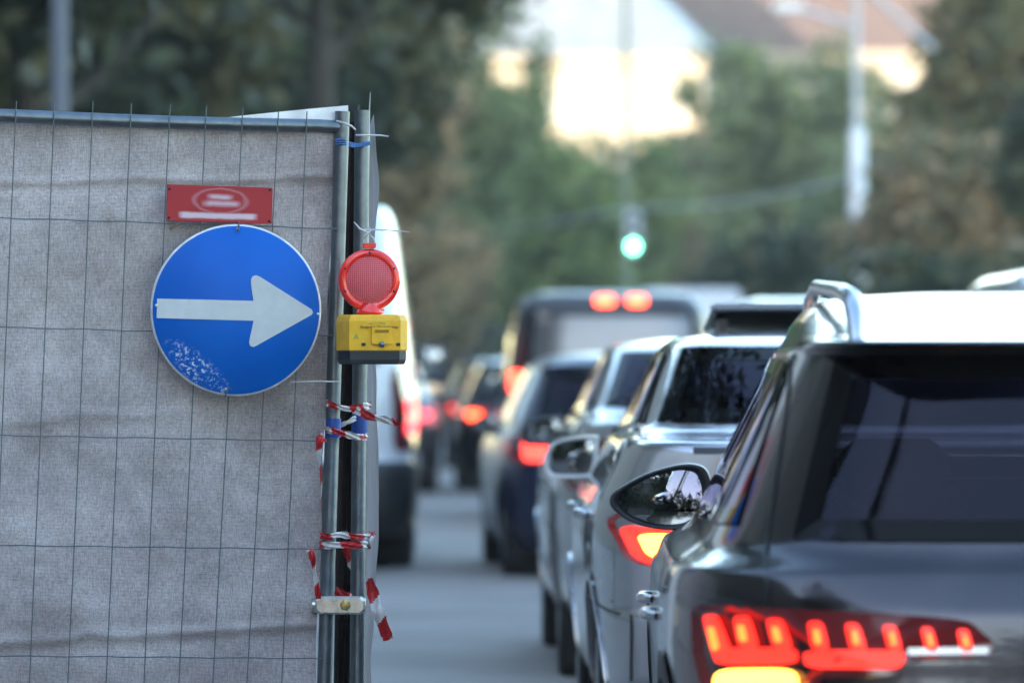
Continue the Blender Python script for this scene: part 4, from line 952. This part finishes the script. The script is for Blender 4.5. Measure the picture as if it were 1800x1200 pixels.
# ---- warning lamp on the second pole
DL = 15.66
lc = P(649, 492, DL)
wl = thing('warning_lamp', lc, 'red round warning lamp on a yellow battery box hanging from the second pole', 'warning lamp')
wl.rotation_euler = (0, 0, R(7))
def LP(x, y, off=0): return Vector(((x-649)*.001568, -off, -(y-492)*.001568))
u_ = .001568
red_pl = simple('red_lamp_plastic', (.85, .018, .012), .22, 0, .6, var=.12, vscale=20); red_pl.node_tree.nodes['Principled BSDF'].inputs['Subsurface Weight'].default_value = 0
red_pl.node_tree.nodes['Principled BSDF'].inputs['Specular IOR Level'].default_value = .6
m, t_, b_ = mat('red_prism_lens'); tc = nd(t_, 'ShaderNodeTexCoord')
w1 = nd(t_, 'ShaderNodeTexWave', bands_direction='X', i_Scale=58.0); w2 = nd(t_, 'ShaderNodeTexWave', bands_direction='Z', i_Scale=58.0)
t_.links.new(tc.outputs['Object'], w1.inputs[0]); t_.links.new(tc.outputs['Object'], w2.inputs[0])
mm_ = nd(t_, 'ShaderNodeMath', operation='MULTIPLY'); t_.links.new(w1.outputs['Color'], mm_.inputs[0]); t_.links.new(w2.outputs['Color'], mm_.inputs[1])
rr = nd(t_, 'ShaderNodeValToRGB'); rr.color_ramp.elements[0].color = (.80, .07, .09, 1); rr.color_ramp.elements[1].color = (.95, .30, .32, 1); t_.links.new(mm_.outputs[0], rr.inputs[0]); t_.links.new(rr.outputs[0], b_.inputs['Base Color'])
bp = nd(t_, 'ShaderNodeBump', i_Strength=.8, i_Distance=.003); t_.links.new(mm_.outputs[0], bp.inputs['Height']); t_.links.new(bp.outputs[0], b_.inputs['Normal']); b_.inputs['Roughness'].default_value = .18
tp = nd(t_, 'ShaderNodeBsdfTransparent'); tp.inputs[0].default_value = (1, .10, .10, 1); mxs = nd(t_, 'ShaderNodeMixShader', n0=.15); oo = t_.nodes['Material Output']
t_.links.new(b_.outputs[0], mxs.inputs[1]); t_.links.new(tp.outputs[0], mxs.inputs[2]); t_.links.new(mxs.outputs[0], oo.inputs[0])
hs = MB().lathe([(0, .035), (40*u_, .035), (52*u_, .022), (54.5*u_, .008), (54.5*u_, -.004), (52*u_, -.010), (43*u_, -.012), (41*u_, -.008)], (0, 0, 0), (0, 1, 0), 64).build('lens_ring', red_pl, wl)
MB().lathe([(0, -.024), (12*u_, -.023), (24*u_, -.020), (34*u_, -.015), (41.5*u_, -.008)], (0, 0, 0), (0, 1, 0), 64).build('lens', m, wl)
# red-orange bulb column behind the lens
MB().lathe([(0, 0), (.011, .004), (.011, .05), (.004, .06)], LP(652, 540, .0)+Vector((0, .004, 0)), (0, 0, 1), 16).build('bulb_holder', simple('bulb_column', (1.0, .10, .05), .3, 0, 1), wl)
MB().box(LP(649, 432), (22*u_, .03, 9*u_), bev=.002).build('hanger_lug', red_pl, wl)
nk = MB(); nk.lathe([(20*u_, -.045*.0), (24*u_, .004), (23*u_, .012), (17*u_, .02), (16*u_, .032)], LP(650, 553), (0, 0, 1), 32); nk.build('neck', red_pl, wl)
for a in (90, 205, 335, 25, 155): MB().lathe([(0, -.003), (.003, -.002), (.0035, 0)], Vector((math.cos(R(a))*47.5*u_, -.0115, math.sin(R(a))*47.5*u_)), (0, 1, 0), 8).build('screw', M['dark'], wl)
sw = MB()
for q in ((632, 546), (650, 548), (670, 545)): sw.box(LP(q[0], q[1], .013), (9*u_, .004, 5*u_), bev=.001)
sw.build('reflector_tab', simple('tab_pink', (.7, .25, .25), .2), wl)
# yellow box: outline extruded, with a slanted left corner
prof = [(-56*u_, .02), (-40*u_, -.052), (50*u_, -.056), (64*u_, -.03), (64*u_, .05), (-56*u_, .05)]
def boxlay(rows):
    mb = MB(); n = len(prof); vs = []
    for k, zz, dz in rows:
        for i, (x, y) in enumerate(prof): vs.append(Vector((x*k+.002, y*k, -(zz-492)*u_ + (dz if 1 <= i <= 2 else 0))))
    fs = [[i*n+j, i*n+(j+1) % n, (i+1)*n+(j+1) % n, (i+1)*n+j] for i in range(len(rows)-1) for j in range(n)]
    mb.add(vs, fs + [list(range(n))[::-1], [(len(rows)-1)*n+i for i in range(n)]]); return mb
boxlay([(.90, 553, 0), (.965, 557, 0), (1.0, 564, 0), (1.0, 614, 0), (.985, 616, 0)]).build('battery_box', M['yellow'], wl)
boxlay([(.965, 616, 0), (.965, 632, 0), (.93, 638, 0), (.90, 640, 0)]).build('box_base', M['black_pl'], wl)
fy = .0585
MB().box((18*u_, -fy, -(590-492)*u_), (36*u_, .005, 30*u_), bev=.0015).build('catch_plate', M['yellow'], wl)
MB().box((18*u_, -fy-.003, -(582-492)*u_), (24*u_, .003, 5*u_)).build('catch_slot', simple('slot_dark', (.3, .16, .0), .6), wl)
MB().lathe([(0, -.003), (.0075, -.002), (.0085, 0)], (18*u_, -fy-.003, -(605-492)*u_), (0, 1, 0), 16).build('lock_screw', M['galv'], wl)
for x in (-14, 47): MB().box((x*u_, -fy+.0005, -(605-492)*u_), (7*u_, .003, 5*u_)).build('plug', M['dark'], wl)
def text(s, size, loc, m_, parent, name='lettering', rot=(math.pi/2, 0, 0), ext=.0003):
    cu = bpy.data.curves.new(name, 'FONT'); cu.body = s; cu.size = size; cu.extrude = ext; cu.align_x = 'CENTER'; cu.align_y = 'CENTER'
    tmp = bpy.data.objects.new(name, cu); C.objects.link(tmp); me = bpy.data.meshes.new_from_object(tmp.evaluated_get(bpy.context.evaluated_depsgraph_get())); bpy.data.objects.remove(tmp)
    me.materials.clear(); me.materials.append(m_); o = bpy.data.objects.new(name, me); C.objects.link(o); o.parent = parent; o.location = loc; o.rotation_euler = rot; return o
bb = .0012
text('Baugeräte · Bauwerkzeuge', .0098, (14*u_, -.0552-bb, -(574.5-492)*u_), M['dark'], wl)
gm = simple('green_ink', (.10, .38, .08), .5)
text('ew r  v Wtg', .009, (10*u_, -.0550-bb, -(568.0-492)*u_), gm, wl)
text('A', .022, (-27*u_, -.0545-bb, -(592-492)*u_), gm, wl)
# wire loop above the lamp
tw = MB(); tw.tube([P(636, 432, DL), P(640, 420, DL-.01), P(648, 410, DL-.02), P(657, 420, DL-.01), P(661, 432, DL)], .0018, 6); tw.tube([P(648, 410, DL-.02), P(632, 402, DL-.03), P(622, 390, DL-.04)], [.003, .003, .001], 6); tw.tube([P(640, 415, DL-.025), P(652, 405, DL-.025), P(647, 398, DL)], .0018, 6)
solo(tw, 'hanging_wire', M['tie'], 'bent wire loop from which the warning lamp hangs', 'wire')
def tie(pts, r, label, D=15.8):
    return solo(MB().tube([P(x, y, D+o) for x, y, o in pts], r, 6), 'cable_tie', M['tie'], label, 'cable tie', 'white cable ties')
tie([(626, 238, 0), (637, 238, -.03), (650, 238, 0), (668, 238, 0), (683, 240, 0)], [.003, .003, .003, .0026, .002], 'white cable tie sticking out at the top of the second pole')
tie([(648, 240, 0), (649, 200, -.01), (651, 162, -.02)], [.0026, .002, .001], 'white cable tie standing upright beside the top of the second pole')
tie([(640, 404, -.04), (660, 404, -.04), (690, 405, -.04), (720, 408, -.04)], [.0022, .0022, .002, .001], 'long white cable tie pointing right above the red lamp', 15.72)
tie([(510, 671, 0), (560, 670, 0), (598, 671, 0)], [.001, .002, .0026], 'white cable tie lying on the cloth right of the blue sign', 15.72)
tie([(592, 213, 0), (604, 216, -.04), (618, 222, -.03), (624, 228, 0)], .003, 'white cable tie between the tops of the two poles')
tb = MB()
for k in range(3): tb.tube([P(590, 246+4*k, DF(600)-.026), P(602, 245+4*k, DF(600)-.03), P(618, 252+3*k, 15.86), P(630, 254+2*k, 15.91), P(648, 250+2*k, 15.92), P(650, 250+2*k, 15.97)], .0026, 6)
solo(tb, 'blue_twine', M['twine'], 'blue twine wound round both poles near the top', 'twine')
for (x, y0, y1, D, r, lab) in ((586, 735, 768, DF(600), .0222, 'blue tape wound on the left steel pole'), (633, 728, 762, 15.95, .0232, 'blue tape wound on the second pole below the red lamp')):
    a, b = P(x, y0, D), P(x-1, y1, D); solo(MB().tube([a, b], r, 18), 'blue_tape', M['blue_tape'], lab, 'tape', 'blue tape on the poles')
def ribbon(pts, wd, label, stripe=.055, D=15.74, ph=0, rag=False):
    """barrier tape: pts (x, y, depth offset, twist degrees)"""
    P_ = [Vector(P(x, y, D+o)) for x, y, o, tw_ in pts]; T_ = [R(p[3]) for p in pts]
    out = []
    for i in range(len(P_)-1):
        p0, p1, p2, p3 = P_[max(i-1, 0)], P_[i], P_[i+1], P_[min(i+2, len(P_)-1)]
        for k in range(10):
            u = k/10; out.append((.5*((2*p1)+(p2-p0)*u+(2*p0-5*p1+4*p2-p3)*u*u+(3*p1-p0-3*p2+p3)*u**3), T_[i]+(T_[i+1]-T_[i])*u))
    out.append((P_[-1], T_[-1])); mb = MB(); vs = []; W_ = 6; s = ph; ss = []
    for i, (p, tw_) in enumerate(out):
        d = (out[min(i+1, len(out)-1)][0]-out[max(i-1, 0)][0]).normalized(); nn = d.cross(Vector((0, 1, 0))).normalized(); bb_ = d.cross(nn)
        side_ = nn*math.cos(tw_)+bb_*math.sin(tw_); k = wd*1.25*(1+.25*smooth_noise(i*.23, 0, len(pts)))
        if rag and i > len(out)-5: k *= .75
        if i: s += (p-out[i-1][0]).length
        ss.append(s)
        for j in range(W_+1): vs.append(p + side_*k*(j/W_-.5) + bb_*.003*math.sin(j*1.7+i*.4))
    fr = []; mi = []
    for i in range(len(out)-1):
        for j in range(W_):
            q = ((ss[i] + (j/W_)*wd*.7)/stripe) % 2; mb.add([vs[i*(W_+1)+j], vs[i*(W_+1)+j+1], vs[(i+1)*(W_+1)+j+1], vs[(i+1)*(W_+1)+j]], [[0, 1, 2, 3]], 0 if q < 1 else 1, True)
    c_ = sum((v for v in mb.v), Vector())/len(mb.v); mb.v = [v-c_ for v in mb.v]; o = mb.build('barrier_tape', [M['tape_w'], M['tape_r']]); o.location = c_
    return tag(o, label, 'tape', 'red and white barrier tapes')
ribbon([(574, 708, .0, 20), (590, 714, -.03, 35), (612, 718, -.01, 30), (640, 714, .0, 15), (652, 712, .05, 10)], .016, 'red and white tape across both poles just below the lamp', .04, 15.8, .03)
ribbon([(622, 718, .0, 10), (645, 730, -.03, 15), (668, 736, -.02, 40), (686, 739, -.02, 20), (704, 747, -.02, 70)], .019, 'loose end of red and white tape sticking out to the right', .05, 15.8, .02, True)
ribbon([(572, 756, .03, 10), (580, 756, -.03, 20), (605, 762, -.01, 25), (630, 768, .0, 15), (646, 767, .06, 10)], .016, 'red and white tape across both poles below the loose end', .045, 15.8, .065)
ribbon([(596, 748, .0, 30), (610, 742, .0, 50), (626, 734, .03, 30)], .014, 'short folded tape between the poles', .08, 15.88, .0)
ribbon([(570, 768, 0, 0), (562, 775, -.01, 30), (560, 800, 0, 60), (564, 830, 0, 75), (565, 862, 0, 80), (563, 888, 0, 85)], .022, 'tape end hanging left of the poles, upper', .045, 15.68, .04, True)
ribbon([(563, 940, .0, 10), (578, 943, -.03, 25), (600, 939, -.01, 10), (626, 943, .0, 20), (655, 941, .06, 30)], .015, 'red and white tape across both poles above the clamp, upper wrap', .055, 15.8, .06)
ribbon([(562, 957, .0, 10), (578, 958, -.03, 15), (610, 957, -.01, 10), (640, 957, .0, 10), (648, 955, .06, 30)], .017, 'red and white tape across both poles above the clamp, lower wrap', .06, 15.8, .10)
ribbon([(655, 934, .0, 20), (650, 948, -.02, 50), (644, 962, 0, 20)], .02, 'short knotted tape end on the right pole', .03, 15.86, .035)
ribbon([(545, 965, 0, 10), (549, 980, -.01, 30), (553, 1005, 0, 60), (557, 1030, 0, 40), (560, 1052, 0, 10)], .016, 'tape end hanging left of the poles, lower', .05, 15.68, .045, True)
ribbon([(608, 964, 0, 10), (614, 980, 0, 30), (619, 1002, 0, 60)], .02, 'tape end hanging between the poles', .04, 15.98, .04, True)
ribbon([(588, 1040, 0, 20), (602, 1046, 0, 30), (612, 1054, 0, 10)], .03, 'torn tape scrap behind the clamp between the poles', .05, 15.9, .045)
ribbon([(648, 1016, .0, 60), (655, 1040, 0, 30), (663, 1070, -.01, 5), (673, 1098, 0, 35), (683, 1124, .01, 10)], .030, 'torn red and white tape end hanging right of the second pole', .062, 15.86, .055, True)

# ------------------------------------------------------------------ evening haze
hz = MB().box((60, 330, 27), (760, 960, 56)); ho = hz.build('haze', bpy.data.materials.new('haze'))
hm = ho.data.materials[0]; hm.use_nodes = True; ht = hm.node_tree; ht.nodes.clear()
o_ = nd(ht, 'ShaderNodeOutputMaterial'); pv = nd(ht, 'ShaderNodeVolumePrincipled'); pv.inputs['Color'].default_value = (.95, .95, .93, 1); pv.inputs['Density'].default_value = .00035; pv.inputs['Anisotropy'].default_value = .2
ht.links.new(pv.outputs[0], o_.inputs['Volume']); tag(ho, kind='stuff')
